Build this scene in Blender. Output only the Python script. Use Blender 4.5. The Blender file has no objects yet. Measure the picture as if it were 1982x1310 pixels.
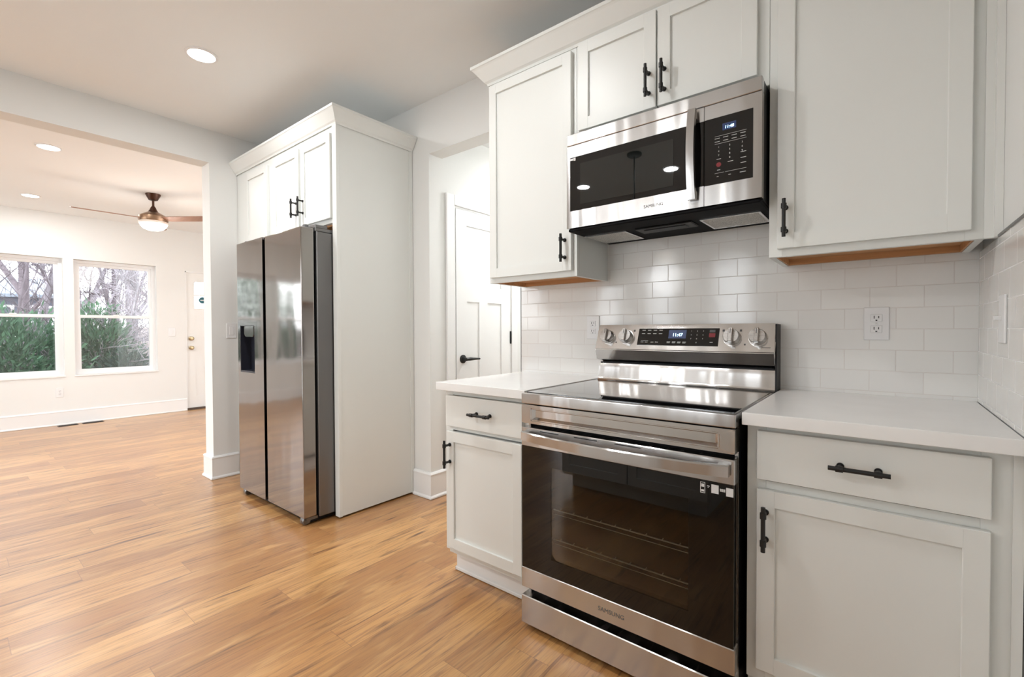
import bpy, bmesh, math, random
from mathutils import Vector, Matrix
SC = bpy.context.scene
COL = SC.collection
random.seed(7)
PI = math.pi
# ------------------------------------------------------------------ camera
cd = bpy.data.cameras.new('camera'); cam = bpy.data.objects.new('camera', cd); COL.objects.link(cam)
rt = Vector((0.7792458, 0.6267063, -0.0039009)); up = Vector((-0.0081492, 0.0163561, 0.9998330)); fw = Vector((-0.6266654, 0.7790839, -0.0178526))
M4 = Matrix.Identity(4)
for i in range(3):
    M4[i][0] = rt[i]; M4[i][1] = up[i]; M4[i][2] = -fw[i]
M4[0][3], M4[1][3], M4[2][3] = 1.07508, -2.08097, 1.14253
cam.matrix_world = M4
cd.sensor_width = 36.0; cd.sensor_fit = 'HORIZONTAL'; cd.lens = 892.05 / 1982 * 36; cd.clip_start = 0.02; cd.clip_end = 200
SC.camera = cam
# ------------------------------------------------------------------ world, exposure
w = bpy.data.worlds.new('overcast_sky'); SC.world = w; w.use_nodes = True
wn = w.node_tree.nodes; wl = w.node_tree.links
bg = wn['Background']; bg.inputs[1].default_value = 6.5
tc = wn.new('ShaderNodeTexCoord'); sx = wn.new('ShaderNodeSeparateXYZ'); cr = wn.new('ShaderNodeValToRGB')
wl.new(tc.outputs['Generated'], sx.inputs[0]); wl.new(sx.outputs['Z'], cr.inputs[0]); wl.new(cr.outputs[0], bg.inputs[0])
cr.color_ramp.elements[0].color = (0.93, 0.94, 0.98, 1); cr.color_ramp.elements[1].color = (0.80, 0.85, 0.94, 1)
SC.view_settings.view_transform = 'Standard'; SC.view_settings.look = 'None'
SC.view_settings.gamma = 1.0; SC.view_settings.use_curve_mapping = False
SC.view_settings.exposure = 0.53
LAMP_W = 8.5           # recessed lamp power
# ------------------------------------------------------------------ materials
def srgb(r, g, b):
    f = lambda c: (c / 12.92 if c <= 0.04045 else ((c + 0.055) / 1.055) ** 2.4)
    return tuple(f(v / 255.0) for v in (r, g, b)) + (1.0,)
def mat(name, col, rough=0.5, metal=0.0, spec=0.5, bump=None, emit=None, coat=0.0, var=0.0):
    m = bpy.data.materials.new(name); m.use_nodes = True
    nt = m.node_tree; b = nt.nodes['Principled BSDF']
    b.inputs['Base Color'].default_value = col; b.inputs['Roughness'].default_value = rough
    b.inputs['Metallic'].default_value = metal; b.inputs['Specular IOR Level'].default_value = spec
    b.inputs['Coat Weight'].default_value = coat
    if emit:
        b.inputs['Emission Color'].default_value = emit[0]; b.inputs['Emission Strength'].default_value = emit[1]
    if bump or var:
        c = nt.nodes.new('ShaderNodeTexCoord'); mp = nt.nodes.new('ShaderNodeMapping'); nz = nt.nodes.new('ShaderNodeTexNoise')
        nt.links.new(c.outputs['Object'], mp.inputs[0]); nt.links.new(mp.outputs[0], nz.inputs[0])
        sc = bump[1] if bump else (8, 8, 8)
        mp.inputs['Scale'].default_value = sc
        nz.inputs['Scale'].default_value = 1.0; nz.inputs['Detail'].default_value = 3
        if bump:
            bp = nt.nodes.new('ShaderNodeBump'); bp.inputs['Strength'].default_value = bump[0]; bp.inputs['Distance'].default_value = bump[2]
            nt.links.new(nz.outputs['Fac'], bp.inputs['Height']); nt.links.new(bp.outputs[0], b.inputs['Normal'])
        if var:
            mx = nt.nodes.new('ShaderNodeMixRGB'); mx.blend_type = 'MULTIPLY'; mx.inputs[0].default_value = 1.0
            mx.inputs[1].default_value = col
            rp = nt.nodes.new('ShaderNodeValToRGB'); rp.color_ramp.elements[0].position = 0.3; rp.color_ramp.elements[1].position = 0.7
            rp.color_ramp.elements[0].color = (1 - var, 1 - var, 1 - var, 1); rp.color_ramp.elements[1].color = (1, 1, 1, 1)
            nt.links.new(nz.outputs['Fac'], rp.inputs[0]); nt.links.new(rp.outputs[0], mx.inputs[2]); nt.links.new(mx.outputs[0], b.inputs['Base Color'])
    return m
def steel(name, col, rough, axis, streak=0.06, wave=0.0, aniso=0.0):
    """brushed steel: fine grooves run along `axis` (object axes)"""
    m = bpy.data.materials.new(name); m.use_nodes = True
    nt = m.node_tree; b = nt.nodes['Principled BSDF']; L = nt.links
    b.inputs['Metallic'].default_value = 1.0
    c = nt.nodes.new('ShaderNodeTexCoord'); mp = nt.nodes.new('ShaderNodeMapping'); nz = nt.nodes.new('ShaderNodeTexNoise')
    s = [900, 900, 900]; s['xyz'.index(axis)] = 6
    mp.inputs['Scale'].default_value = s; nz.inputs['Scale'].default_value = 1.0; nz.inputs['Detail'].default_value = 2
    L.new(c.outputs['Object'], mp.inputs[0]); L.new(mp.outputs[0], nz.inputs[0])
    r1 = nt.nodes.new('ShaderNodeMapRange'); r1.inputs['To Min'].default_value = rough - streak; r1.inputs['To Max'].default_value = rough + streak
    L.new(nz.outputs['Fac'], r1.inputs[0]); L.new(r1.outputs[0], b.inputs['Roughness'])
    mx = nt.nodes.new('ShaderNodeMixRGB'); mx.inputs[1].default_value = tuple(x * 0.93 for x in col[:3]) + (1,); mx.inputs[2].default_value = col
    L.new(nz.outputs['Fac'], mx.inputs[0]); L.new(mx.outputs[0], b.inputs['Base Color'])
    bp = nt.nodes.new('ShaderNodeBump'); bp.inputs['Strength'].default_value = 0.004; bp.inputs['Distance'].default_value = 0.0005
    L.new(nz.outputs['Fac'], bp.inputs['Height'])
    if wave:
        n2 = nt.nodes.new('ShaderNodeTexNoise'); n2.inputs['Scale'].default_value = 2.2; n2.inputs['Detail'].default_value = 1
        mp2 = nt.nodes.new('ShaderNodeMapping'); mp2.inputs['Scale'].default_value = (4.5, 1, 0.5) if aniso else (2.2, 1, 0.7)
        L.new(c.outputs['Object'], mp2.inputs[0]); L.new(mp2.outputs[0], n2.inputs[0])
        b2 = nt.nodes.new('ShaderNodeBump'); b2.inputs['Strength'].default_value = 1.0; b2.inputs['Distance'].default_value = wave
        L.new(n2.outputs['Fac'], b2.inputs['Height']); L.new(b2.outputs[0], bp.inputs['Normal'])
    L.new(bp.outputs[0], b.inputs['Normal'])
    if aniso:
        b.inputs['Anisotropic'].default_value = aniso
        t = nt.nodes.new('ShaderNodeCombineXYZ'); t.inputs[2].default_value = 1.0     # grooves run sideways, so gleams stretch upright
        L.new(t.outputs[0], b.inputs['Tangent'])
    return m
def thin_glass(name, tint, refl=0.08, dark=0.0, rough=0.0):
    m = bpy.data.materials.new(name); m.use_nodes = True
    nt = m.node_tree; nt.nodes.remove(nt.nodes['Principled BSDF']); L = nt.links
    out = nt.nodes['Material Output']
    t = nt.nodes.new('ShaderNodeBsdfTransparent'); t.inputs[0].default_value = tint
    g = nt.nodes.new('ShaderNodeBsdfGlossy'); g.inputs['Roughness'].default_value = rough
    f = nt.nodes.new('ShaderNodeFresnel'); f.inputs['IOR'].default_value = 1.5
    mx = nt.nodes.new('ShaderNodeMixShader'); L.new(t.outputs[0], mx.inputs[1]); L.new(g.outputs[0], mx.inputs[2])
    ad = nt.nodes.new('ShaderNodeMath'); ad.operation = 'ADD'; ad.inputs[1].default_value = refl - 0.04; ad.use_clamp = True
    L.new(f.outputs[0], ad.inputs[0]); L.new(ad.outputs[0], mx.inputs[0])
    L.new(mx.outputs[0], out.inputs[0])
    return m
def mesh_screen(name):
    m = bpy.data.materials.new(name); m.use_nodes = True
    nt = m.node_tree; nt.nodes.remove(nt.nodes['Principled BSDF']); L = nt.links
    t = nt.nodes.new('ShaderNodeBsdfTransparent'); d = nt.nodes.new('ShaderNodeBsdfDiffuse'); d.inputs[0].default_value = (0.06, 0.06, 0.065, 1)
    mx = nt.nodes.new('ShaderNodeMixShader'); mx.inputs[0].default_value = 0.30
    L.new(t.outputs[0], mx.inputs[1]); L.new(d.outputs[0], mx.inputs[2]); L.new(mx.outputs[0], nt.nodes['Material Output'].inputs[0])
    return m
def M_(nt, op, a, b=None, clamp=False):
    n = nt.nodes.new('ShaderNodeMath'); n.operation = op; n.use_clamp = clamp
    for i, v in enumerate((a, b)):
        if v is None: continue
        if isinstance(v, (int, float)): n.inputs[i].default_value = v
        else: nt.links.new(v, n.inputs[i])
    return n.outputs[0]
def floor_material():
    m = bpy.data.materials.new('oak_plank_floor'); m.use_nodes = True
    nt = m.node_tree; L = nt.links; b = nt.nodes['Principled BSDF']
    c = nt.nodes.new('ShaderNodeTexCoord'); s = nt.nodes.new('ShaderNodeSeparateXYZ'); L.new(c.outputs['Object'], s.inputs[0])
    W, LEN = 0.152, 1.22
    xr = M_(nt, 'DIVIDE', M_(nt, 'ADD', s.outputs['X'], 0.255 + 0.152 * 200), W)
    row = M_(nt, 'FLOOR', xr); fx = M_(nt, 'FRACT', xr)
    wn1 = nt.nodes.new('ShaderNodeTexWhiteNoise'); wn1.noise_dimensions = '1D'; L.new(row, wn1.inputs['W'])
    yr = M_(nt, 'ADD', M_(nt, 'DIVIDE', M_(nt, 'ADD', s.outputs['Y'], 40.0), LEN), M_(nt, 'MULTIPLY', wn1.outputs[0], 7.0))
    colm = M_(nt, 'FLOOR', yr); fy = M_(nt, 'FRACT', yr)
    idv = nt.nodes.new('ShaderNodeCombineXYZ'); L.new(row, idv.inputs[0]); L.new(colm, idv.inputs[1])
    wn2 = nt.nodes.new('ShaderNodeTexWhiteNoise'); wn2.noise_dimensions = '3D'; L.new(idv.outputs[0], wn2.inputs['Vector'])
    rnd = wn2.outputs['Value']
    def grain(sx_, sy_, det, dist, off):
        v = nt.nodes.new('ShaderNodeCombineXYZ')
        L.new(M_(nt, 'MULTIPLY', s.outputs['X'], sx_), v.inputs[0]); L.new(M_(nt, 'MULTIPLY', s.outputs['Y'], sy_), v.inputs[1])
        L.new(M_(nt, 'MULTIPLY', rnd, off), v.inputs[2])
        n = nt.nodes.new('ShaderNodeTexNoise'); n.inputs['Scale'].default_value = 1; n.inputs['Detail'].default_value = det; n.inputs['Distortion'].default_value = dist
        L.new(v.outputs[0], n.inputs[0]); return n.outputs['Fac']
    g1 = grain(9, 1.5, 5, 1.6, 60); g2 = grain(150, 4.0, 3, 0.3, 90); g3 = grain(20, 1.4, 6, 2.6, 40); g4 = grain(40, 2.2, 3, 3.5, 77)
    base = nt.nodes.new('ShaderNodeValToRGB'); e = base.color_ramp.elements
    e[0].position = 0.0; e[0].color = srgb(152, 104, 60); e[1].position = 1.0; e[1].color = srgb(222, 174, 112)
    x = e.new(0.5); x.color = srgb(193, 142, 86)
    L.new(M_(nt, 'ADD', M_(nt, 'MULTIPLY', rnd, 0.55), M_(nt, 'MULTIPLY', g1, 0.45)), base.inputs[0])
    def darken(prev, fac_sock, lo, hi, col, amt):
        r = nt.nodes.new('ShaderNodeMapRange'); r.inputs['From Min'].default_value = lo; r.inputs['From Max'].default_value = hi
        r.inputs['To Min'].default_value = 0; r.inputs['To Max'].default_value = amt
        L.new(fac_sock, r.inputs[0])
        mx = nt.nodes.new('ShaderNodeMixRGB'); L.new(r.outputs[0], mx.inputs[0]); L.new(prev, mx.inputs[1]); mx.inputs[2].default_value = col
        return mx.outputs[0]
    o = darken(base.outputs[0], g1, 0.50, 0.72, srgb(158, 104, 60), 0.7)
    o = darken(o, g3, 0.56, 0.72, srgb(84, 54, 38), 0.9)
    o = darken(o, g4, 0.57, 0.66, srgb(128, 86, 58), 0.45)
    o = darken(o, g2, 0.45, 0.75, srgb(140, 98, 66), 0.55)
    o = darken(o, g1, 0.47, 0.30, srgb(228, 182, 122), 0.5)
    # seams
    sxm = M_(nt, 'MINIMUM', fx, M_(nt, 'SUBTRACT', 1.0, fx)); sym = M_(nt, 'MINIMUM', fy, M_(nt, 'SUBTRACT', 1.0, fy))
    seam = M_(nt, 'MAXIMUM', M_(nt, 'LESS_THAN', sxm, 0.008), M_(nt, 'LESS_THAN', sym, 0.0010))
    mx = nt.nodes.new('ShaderNodeMixRGB'); L.new(M_(nt, 'MULTIPLY', seam, 0.45), mx.inputs[0]); L.new(o, mx.inputs[1]); mx.inputs[2].default_value = srgb(110, 72, 46)
    L.new(mx.outputs[0], b.inputs['Base Color'])
    r = nt.nodes.new('ShaderNodeMapRange'); r.inputs['To Min'].default_value = 0.24; r.inputs['To Max'].default_value = 0.36; L.new(g2, r.inputs[0]); L.new(r.outputs[0], b.inputs['Roughness'])
    b.inputs['Specular IOR Level'].default_value = 0.8; b.inputs['Coat Weight'].default_value = 0.4; b.inputs['Coat Roughness'].default_value = 0.34
    bp = nt.nodes.new('ShaderNodeBump'); bp.inputs['Strength'].default_value = 0.25; bp.inputs['Distance'].default_value = 0.001
    L.new(M_(nt, 'SUBTRACT', g2, M_(nt, 'MULTIPLY', seam, 0.8)), bp.inputs['Height']); L.new(bp.outputs[0], b.inputs['Normal'])
    return m
def tile_material(name, ax):
    m = bpy.data.materials.new(name); m.use_nodes = True
    nt = m.node_tree; L = nt.links; b = nt.nodes['Principled BSDF']
    c = nt.nodes.new('ShaderNodeTexCoord'); s = nt.nodes.new('ShaderNodeSeparateXYZ'); L.new(c.outputs['Object'], s.inputs[0])
    v = nt.nodes.new('ShaderNodeCombineXYZ')
    off = -0.822 + 0.1445 * 40 + 0.07225 if ax == 'X' else 0.1445 * 40 + 0.03
    L.new(M_(nt, 'ADD', s.outputs[ax], off), v.inputs[0]); L.new(M_(nt, 'ADD', s.outputs['Z'], -1.142 + 0.0735 * 40), v.inputs[1])
    br = nt.nodes.new('ShaderNodeTexBrick'); L.new(v.outputs[0], br.inputs[0])
    br.inputs['Scale'].default_value = 1; br.inputs['Brick Width'].default_value = 0.1445; br.inputs['Row Height'].default_value = 0.0735
    br.inputs['Mortar Size'].default_value = 0.0016; br.inputs['Mortar Smooth'].default_value = 0.35; br.offset = 0.5
    br.inputs['Color1'].default_value = (0.83, 0.825, 0.80, 1); br.inputs['Color2'].default_value = (0.80, 0.79, 0.77, 1); br.inputs['Mortar'].default_value = (0.73, 0.70, 0.67, 1) if ax == 'X' else (0.86, 0.86, 0.85, 1)
    L.new(br.outputs['Color'], b.inputs['Base Color'])
    r = nt.nodes.new('ShaderNodeMapRange'); r.inputs['To Min'].default_value = 0.10; r.inputs['To Max'].default_value = 0.6; L.new(br.outputs['Fac'], r.inputs[0]); L.new(r.outputs[0], b.inputs['Roughness'])
    nz = nt.nodes.new('ShaderNodeTexNoise'); nz.inputs['Scale'].default_value = 9; L.new(c.outputs['Object'], nz.inputs[0])
    h = M_(nt, 'ADD', M_(nt, 'MULTIPLY', br.outputs['Fac'], -1.0), M_(nt, 'MULTIPLY', nz.outputs['Fac'], 0.9))
    bp = nt.nodes.new('ShaderNodeBump'); bp.inputs['Strength'].default_value = 0.5; bp.inputs['Distance'].default_value = 0.0012; L.new(h, bp.inputs['Height']); L.new(bp.outputs[0], b.inputs['Normal'])
    return m
def ply_material():
    m = mat('birch_ply', srgb(205, 150, 100), 0.6, var=0.25, bump=(0.1, (3, 60, 60), 0.0005)); return m

MT = {}
MT['wall'] = mat('wall_paint', (0.785, 0.788, 0.768, 1), 0.75, spec=0.25, bump=(0.04, (160, 160, 160), 0.0006))
MT['ceil'] = mat('ceiling_paint', (0.865, 0.88, 0.875, 1), 0.85, spec=0.2, bump=(0.04, (140, 140, 140), 0.0006))
MT['trim'] = mat('trim_paint', (0.83, 0.83, 0.82, 1), 0.35, spec=0.45, bump=(0.02, (40, 40, 40), 0.0004))
MT['cab'] = mat('cabinet_paint', (0.765, 0.777, 0.748, 1), 0.38, spec=0.45, bump=(0.02, (50, 50, 50), 0.0004))
MT['gapdark'] = mat('shadow_gap', (0.02, 0.02, 0.02, 1), 0.8)
MT['quartz'] = mat('white_quartz', (0.86, 0.855, 0.84, 1), 0.22, spec=0.45, var=0.04, bump=None)
MT['ply'] = ply_material()
MT['floor'] = floor_material()
MT['tile'] = tile_material('subway_tile_back', 'X'); MT['tile_r'] = tile_material('subway_tile_right', 'Y')
MT['steel'] = steel('brushed_steel', (0.55, 0.54, 0.53, 1), 0.23, 'x', streak=0.03, wave=0.006, aniso=0.85)
MT['steel_p'] = steel('polished_steel', (0.64, 0.63, 0.62, 1), 0.16, 'x', streak=0.03, wave=0.005, aniso=0.65)
MT['fridge'] = steel('fridge_steel', (0.36, 0.335, 0.32, 1), 0.09, 'x', streak=0.03, wave=0.0035)
MT['fridge_side'] = steel('grey_steel_side', (0.22, 0.215, 0.215, 1), 0.38, 'z')
MT['black'] = mat('black_plastic', (0.008, 0.008, 0.009, 1), 0.45, spec=0.3)
MT['blackflat'] = mat('flat_black_panel', (0.006, 0.006, 0.007, 1), 0.7, spec=0.12)
MT['blackmat'] = mat('matte_black_metal', (0.014, 0.014, 0.014, 1), 0.42, spec=0.4)
MT['bglass'] = mat('black_glass', (0.004, 0.004, 0.004, 1), 0.02, spec=0.5)
MT['cookglass'] = mat('cooktop_glass', (0.008, 0.008, 0.009, 1), 0.03, spec=1.0, coat=0.6)
MT['micglass'] = mat('microwave_glass', (0.005, 0.005, 0.005, 1), 0.015, spec=0.5)
MT['micmesh'] = mat('microwave_window_screen', (0.008, 0.010, 0.0095, 1), 0.015, spec=0.7)
MT['ovenglass'] = thin_glass('oven_window_glass', (0.72, 0.70, 0.66, 1), refl=0.04)
MT['cavity'] = mat('oven_cavity_enamel', (0.008, 0.008, 0.008, 1), 0.5, spec=0.2)
MT['chrome'] = mat('chrome_wire', (0.8, 0.8, 0.8, 1), 0.15, metal=1.0)
MT['rackwire'] = mat('rack_wire', (0.88, 0.90, 0.82, 1), 0.35)
MT['knob'] = steel('knob_steel', (0.50, 0.49, 0.48, 1), 0.28, 'x', streak=0.05)
MT['mark'] = mat('panel_print', (0.62, 0.62, 0.62, 1), 0.6)
MT['markdk'] = mat('dark_print', (0.10, 0.10, 0.10, 1), 0.6)
MT['red'] = mat('red_print', (0.22, 0.015, 0.02, 1), 0.6)
MT['digit'] = mat('display_digits', (0.1, 0.2, 0.4, 1), 0.4, emit=((0.45, 0.75, 1.0, 1), 4.0))
MT['disp'] = mat('display_window', (0.01, 0.015, 0.03, 1), 0.2, emit=((0.02, 0.035, 0.10, 1), 0.6))
MT['white_pl'] = mat('white_plastic', (0.80, 0.80, 0.80, 1), 0.35)
MT['slot'] = mat('outlet_slot', (0.03, 0.03, 0.03, 1), 0.6)
MT['lens'] = mat('lamp_lens', (0.9, 0.9, 0.88, 1), 0.5, emit=((1.0, 1.0, 1.0, 1), 9.0))
MT['bowl'] = mat('opal_bowl', (0.9, 0.88, 0.84, 1), 0.3, emit=((1.0, 0.95, 0.88, 1), 2.6))
MT['bowl_rim'] = mat('opal_glass_rim', (0.75, 0.66, 0.58, 1), 0.35)
MT['bronze'] = mat('oil_rubbed_bronze', (0.075, 0.035, 0.022, 1), 0.32, metal=0.75)
MT['bronze_lt'] = mat('brushed_bronze', (0.30, 0.19, 0.12, 1), 0.35, metal=0.9)
MT['blade'] = mat('fan_blade_wood', srgb(150, 112, 92), 0.45, var=0.2, bump=(0.05, (4, 60, 60), 0.0004))
MT['filter'] = mat('aluminium_mesh', (0.85, 0.83, 0.78, 1), 0.5, metal=0.2, bump=(1.0, (420, 420, 420), 0.004), var=0.6)
MT['filter'].node_tree.nodes['Mapping'].inputs['Scale'].default_value = (260, 260, 260)
MT['vinyl'] = mat('window_vinyl', (0.84, 0.84, 0.84, 1), 0.3)
MT['pane'] = thin_glass('window_glass', (0.95, 0.97, 0.97, 1), refl=0.05)
MT['screen'] = mesh_screen('insect_screen_mesh')
MT['brass'] = mat('satin_brass', (0.45, 0.36, 0.22, 1), 0.3, metal=1.0)
MT['doorpaint'] = mat('door_paint', (0.80, 0.795, 0.77, 1), 0.4)
MT['vent'] = mat('register_brown', (0.08, 0.055, 0.04, 1), 0.5, metal=0.3)
MT['teal'] = mat('teal_sticker', (0.01, 0.10, 0.13, 1), 0.5)
MT['dispense'] = mat('dispenser_cavity', (0.018, 0.019, 0.028, 1), 0.28)
MT['sticker'] = mat('white_sticker', (0.75, 0.75, 0.75, 1), 0.6)
MT['bark'] = mat('grey_bark', srgb(150, 142, 148), 0.9, var=0.45, bump=(0.6, (12, 12, 3), 0.01))
MT['bark2'] = mat('brown_bark', srgb(124, 113, 118), 0.9, var=0.4, bump=(0.6, (14, 14, 4), 0.01))
MT['leaf'] = mat('evergreen_needles', srgb(72, 108, 78), 0.7, var=0.55)
MT['leaf'].node_tree.nodes['Mapping'].inputs['Scale'].default_value = (5, 5, 5)
MT['leaf2'] = mat('dark_evergreen_needles', srgb(40, 70, 56), 0.7, var=0.5)
MT['litter'] = mat('leaf_litter', srgb(104, 90, 86), 0.95, var=0.5, bump=(1.0, (9, 9, 9), 0.05))
MT['siding'] = mat('grey_siding', srgb(104, 106, 118), 0.8, var=0.06, bump=(0.4, (0.5, 0.5, 8), 0.02))
MT['roof'] = mat('grey_shingles', srgb(124, 132, 142), 0.9, var=0.2)
MT['hglass'] = mat('house_window_glass', (0.10, 0.11, 0.13, 1), 0.1)
MT['cord'] = mat('pendant_black', (0.012, 0.012, 0.012, 1), 0.45)

# ------------------------------------------------------------------ mesh helpers
class MB:
    def __init__(s): s.bm = bmesh.new()
    def box(s, x0, x1, y0, y1, z0, z1, bev=0.0, seg=1):
        if x0 > x1: x0, x1 = x1, x0
        if y0 > y1: y0, y1 = y1, y0
        if z0 > z1: z0, z1 = z1, z0
        vs = [s.bm.verts.new((x, y, z)) for x in (x0, x1) for y in (y0, y1) for z in (z0, z1)]
        q = ((0, 1, 3, 2), (4, 6, 7, 5), (0, 4, 5, 1), (2, 3, 7, 6), (0, 2, 6, 4), (1, 5, 7, 3))
        fs = [s.bm.faces.new([vs[i] for i in f]) for f in q]
        if bev:
            es = list({e for f in fs for e in f.edges})
            bmesh.ops.bevel(s.bm, geom=es, offset=bev, segments=seg, affect='EDGES', profile=0.5)
        return s
    def prism(s, pts, axis, a, b, bev=0.0):
        """pts: 2D outline in the two other axes (in xyz order), swept from a to b along axis"""
        def P(p, t):
            if axis == 'x': return (t, p[0], p[1])
            if axis == 'y': return (p[0], t, p[1])
            return (p[0], p[1], t)
        A = [s.bm.verts.new(P(p, a)) for p in pts]; B = [s.bm.verts.new(P(p, b)) for p in pts]
        n = len(pts); fs = [s.bm.faces.new(A[::-1]), s.bm.faces.new(B)]
        for i in range(n): fs.append(s.bm.faces.new((A[i], A[(i + 1) % n], B[(i + 1) % n], B[i])))
        if bev:
            es = list({e for f in fs for e in f.edges}); bmesh.ops.bevel(s.bm, geom=es, offset=bev, segments=2, affect='EDGES')
        return s
    def lathe(s, prof, c=(0, 0, 0), axis='z', n=24, cap=True):
        """prof: (radius, height) list"""
        rings = []
        for r, h in prof:
            ring = []
            for k in range(n):
                a = 2 * PI * k / n; u, v = r * math.cos(a), r * math.sin(a)
                p = (u, v, h) if axis == 'z' else ((h, u, v) if axis == 'x' else (u, h, v))
                ring.append(s.bm.verts.new((p[0] + c[0], p[1] + c[1], p[2] + c[2])))
            rings.append(ring)
        for A, B in zip(rings, rings[1:]):
            for k in range(n): s.bm.faces.new((A[k], A[(k + 1) % n], B[(k + 1) % n], B[k]))
        if cap:
            s.bm.faces.new(rings[0][::-1]); s.bm.faces.new(rings[-1])
        return s
    def tube(s, path, r, n=10):
        path = [Vector(p) for p in path]; rs = r if isinstance(r, (list, tuple)) else [r] * len(path)
        rings = []; ref = Vector((0.13, 0.31, 0.94))
        for i, p in enumerate(path):
            d = (path[min(i + 1, len(path) - 1)] - path[max(i - 1, 0)]).normalized()
            u = d.cross(ref)
            if u.length < 1e-3: u = d.cross(Vector((1, 0, 0)))
            u.normalize(); v = d.cross(u)
            rings.append([s.bm.verts.new(p + (u * math.cos(2 * PI * k / n) + v * math.sin(2 * PI * k / n)) * rs[i]) for k in range(n)])
        for A, B in zip(rings, rings[1:]):
            for k in range(n): s.bm.faces.new((A[k], A[(k + 1) % n], B[(k + 1) % n], B[k]))
        s.bm.faces.new(rings[0][::-1]); s.bm.faces.new(rings[-1])
        return s
    def sweep(s, path, prof, closed_prof=True):
        """path: xy points (outward = right of travel); prof: (out, z). Mitred moulding."""
        P = [Vector(p) for p in path]; n = len(P); norms = []
        for i in range(n - 1):
            d = (P[i + 1] - P[i]).normalized(); norms.append(Vector((d.y, -d.x)))
        rings = []
        for i in range(n):
            if i == 0: m = norms[0]
            elif i == n - 1: m = norms[-1]
            else:
                m = norms[i - 1] + norms[i]; m = m / (m.dot(norms[i]))
            rings.append([s.bm.verts.new((P[i].x + m.x * o, P[i].y + m.y * o, z)) for o, z in prof])
        k = len(prof)
        for A, B in zip(rings, rings[1:]):
            for j in range(k): s.bm.faces.new((A[j], A[(j + 1) % k], B[(j + 1) % k], B[j]))
        s.bm.faces.new(rings[0][::-1]); s.bm.faces.new(rings[-1])
        return s
    def quad(s, *p):
        s.bm.faces.new([s.bm.verts.new(q) for q in p]); return s
    def text(s, txt, x, y, z, size, plane='y', shear=0.0, right=False, depth=0.0006):
        """lettering on a plane facing -y, lower-left (or lower-right) corner at x,z"""
        cu = bpy.data.curves.new('lettering', 'FONT'); cu.body = txt; cu.size = size; cu.shear = shear
        cu.extrude = depth / 2; cu.resolution_u = 3
        ob = bpy.data.objects.new('lettering', cu); COL.objects.link(ob)
        dg = bpy.context.evaluated_depsgraph_get(); me = bpy.data.meshes.new_from_object(ob.evaluated_get(dg))
        wx = max((v.co.x for v in me.vertices), default=0)
        T = {}
        for v in me.vertices:
            T[v.index] = s.bm.verts.new((x + v.co.x - (wx if right else 0), y - v.co.z - depth / 2, z + v.co.y))
        for p in me.polygons:
            try: s.bm.faces.new([T[i] for i in p.vertices])
            except ValueError: pass
        bpy.data.objects.remove(ob); bpy.data.curves.remove(cu); bpy.data.meshes.remove(me)
        return s
    def build(s, name, m, parent=None, smooth=35, keep=False):
        bmesh.ops.recalc_face_normals(s.bm, faces=s.bm.faces[:])
        me = bpy.data.meshes.new(name); s.bm.to_mesh(me); s.bm.free()
        if isinstance(m, str): m = MT[m]
        me.materials.append(m)
        if smooth:
            me.polygons.foreach_set('use_smooth', [True] * len(me.polygons)); me.set_sharp_from_angle(angle=math.radians(smooth))
        o = bpy.data.objects.new(name, me); COL.objects.link(o)
        if smooth:
            wm = o.modifiers.new('weighted_normals', 'WEIGHTED_NORMAL'); wm.keep_sharp = True
        if parent is not None:
            o.parent = parent
            root = parent
            while root.parent: root = root.parent
            me.transform(Matrix.Translation(-root.location))     # builders work in world coordinates
            # object coordinates stay relative to the thing's base
        return o
def thing(name, label, cat, loc=(0, 0, 0), group=None):
    o = bpy.data.objects.new(name, None); COL.objects.link(o); o.location = loc; o.empty_display_size = 0.05
    o['label'] = label; o['category'] = cat
    if group: o['group'] = group
    return o
def tag(o, label, cat, group=None):
    o['label'] = label; o['category'] = cat
    if group: o['group'] = group
    return o
def struct(o, label=None, cat=None):
    o['kind'] = 'structure'
    if label: o['label'] = label
    if cat: o['category'] = cat
    return o
def B(*a, **k): return MB().box(*a, **k)

# ------------------------------------------------------------------ dimensions
XW, XL, XLT, XF = 1.3206, -2.95, -3.105, -6.7755
ZC, ZL, ZH = 2.6825, 2.59, 2.435
YB, YLW = -4.9, 1.75         # rear end of the house, living-room right wall
HX0, HX1, HZ = -1.31, -0.53, 2.33
# ------------------------------------------------------------------ room shell
def wall_with_holes(axis, t0, t1, a0, a1, z0, z1, holes):
    """slab between t0..t1 on `axis`, spanning a0..a1 / z0..z1, minus rectangular holes (a0,a1,z0,z1)"""
    mb = MB(); aa = sorted({a0, a1, *[h[0] for h in holes], *[h[1] for h in holes]}); zz = sorted({z0, z1, *[h[2] for h in holes], *[h[3] for h in holes]})
    aa = [a for a in aa if a0 <= a <= a1]; zz = [z for z in zz if z0 <= z <= z1]
    for p, q in zip(aa, aa[1:]):
        runs = []
        for r, s_ in zip(zz, zz[1:]):
            cm, zm = (p + q) / 2, (r + s_) / 2
            if any(h[0] < cm < h[1] and h[2] < zm < h[3] for h in holes): continue
            if runs and abs(runs[-1][1] - r) < 1e-9: runs[-1][1] = s_
            else: runs.append([r, s_])
        for r, s_ in runs:
            if axis == 'x': mb.box(t0, t1, p, q, r, s_)
            else: mb.box(p, q, t0, t1, r, s_)
    return mb
struct(B(XF - 0.2, XW + 0.15, YB - 0.2, 2.6, -0.12, 0).build('floor', 'floor', smooth=0))
struct(B(XL - 0.02, XW + 0.12, YB, 0.06, ZC, ZC + 0.1).build('ceiling', 'ceil', smooth=0))
struct(B(XF - 0.1, XLT + 0.05, YB, YLW + 0.1, ZL, ZL + 0.1).build('ceiling_living', 'ceil', smooth=0))
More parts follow.
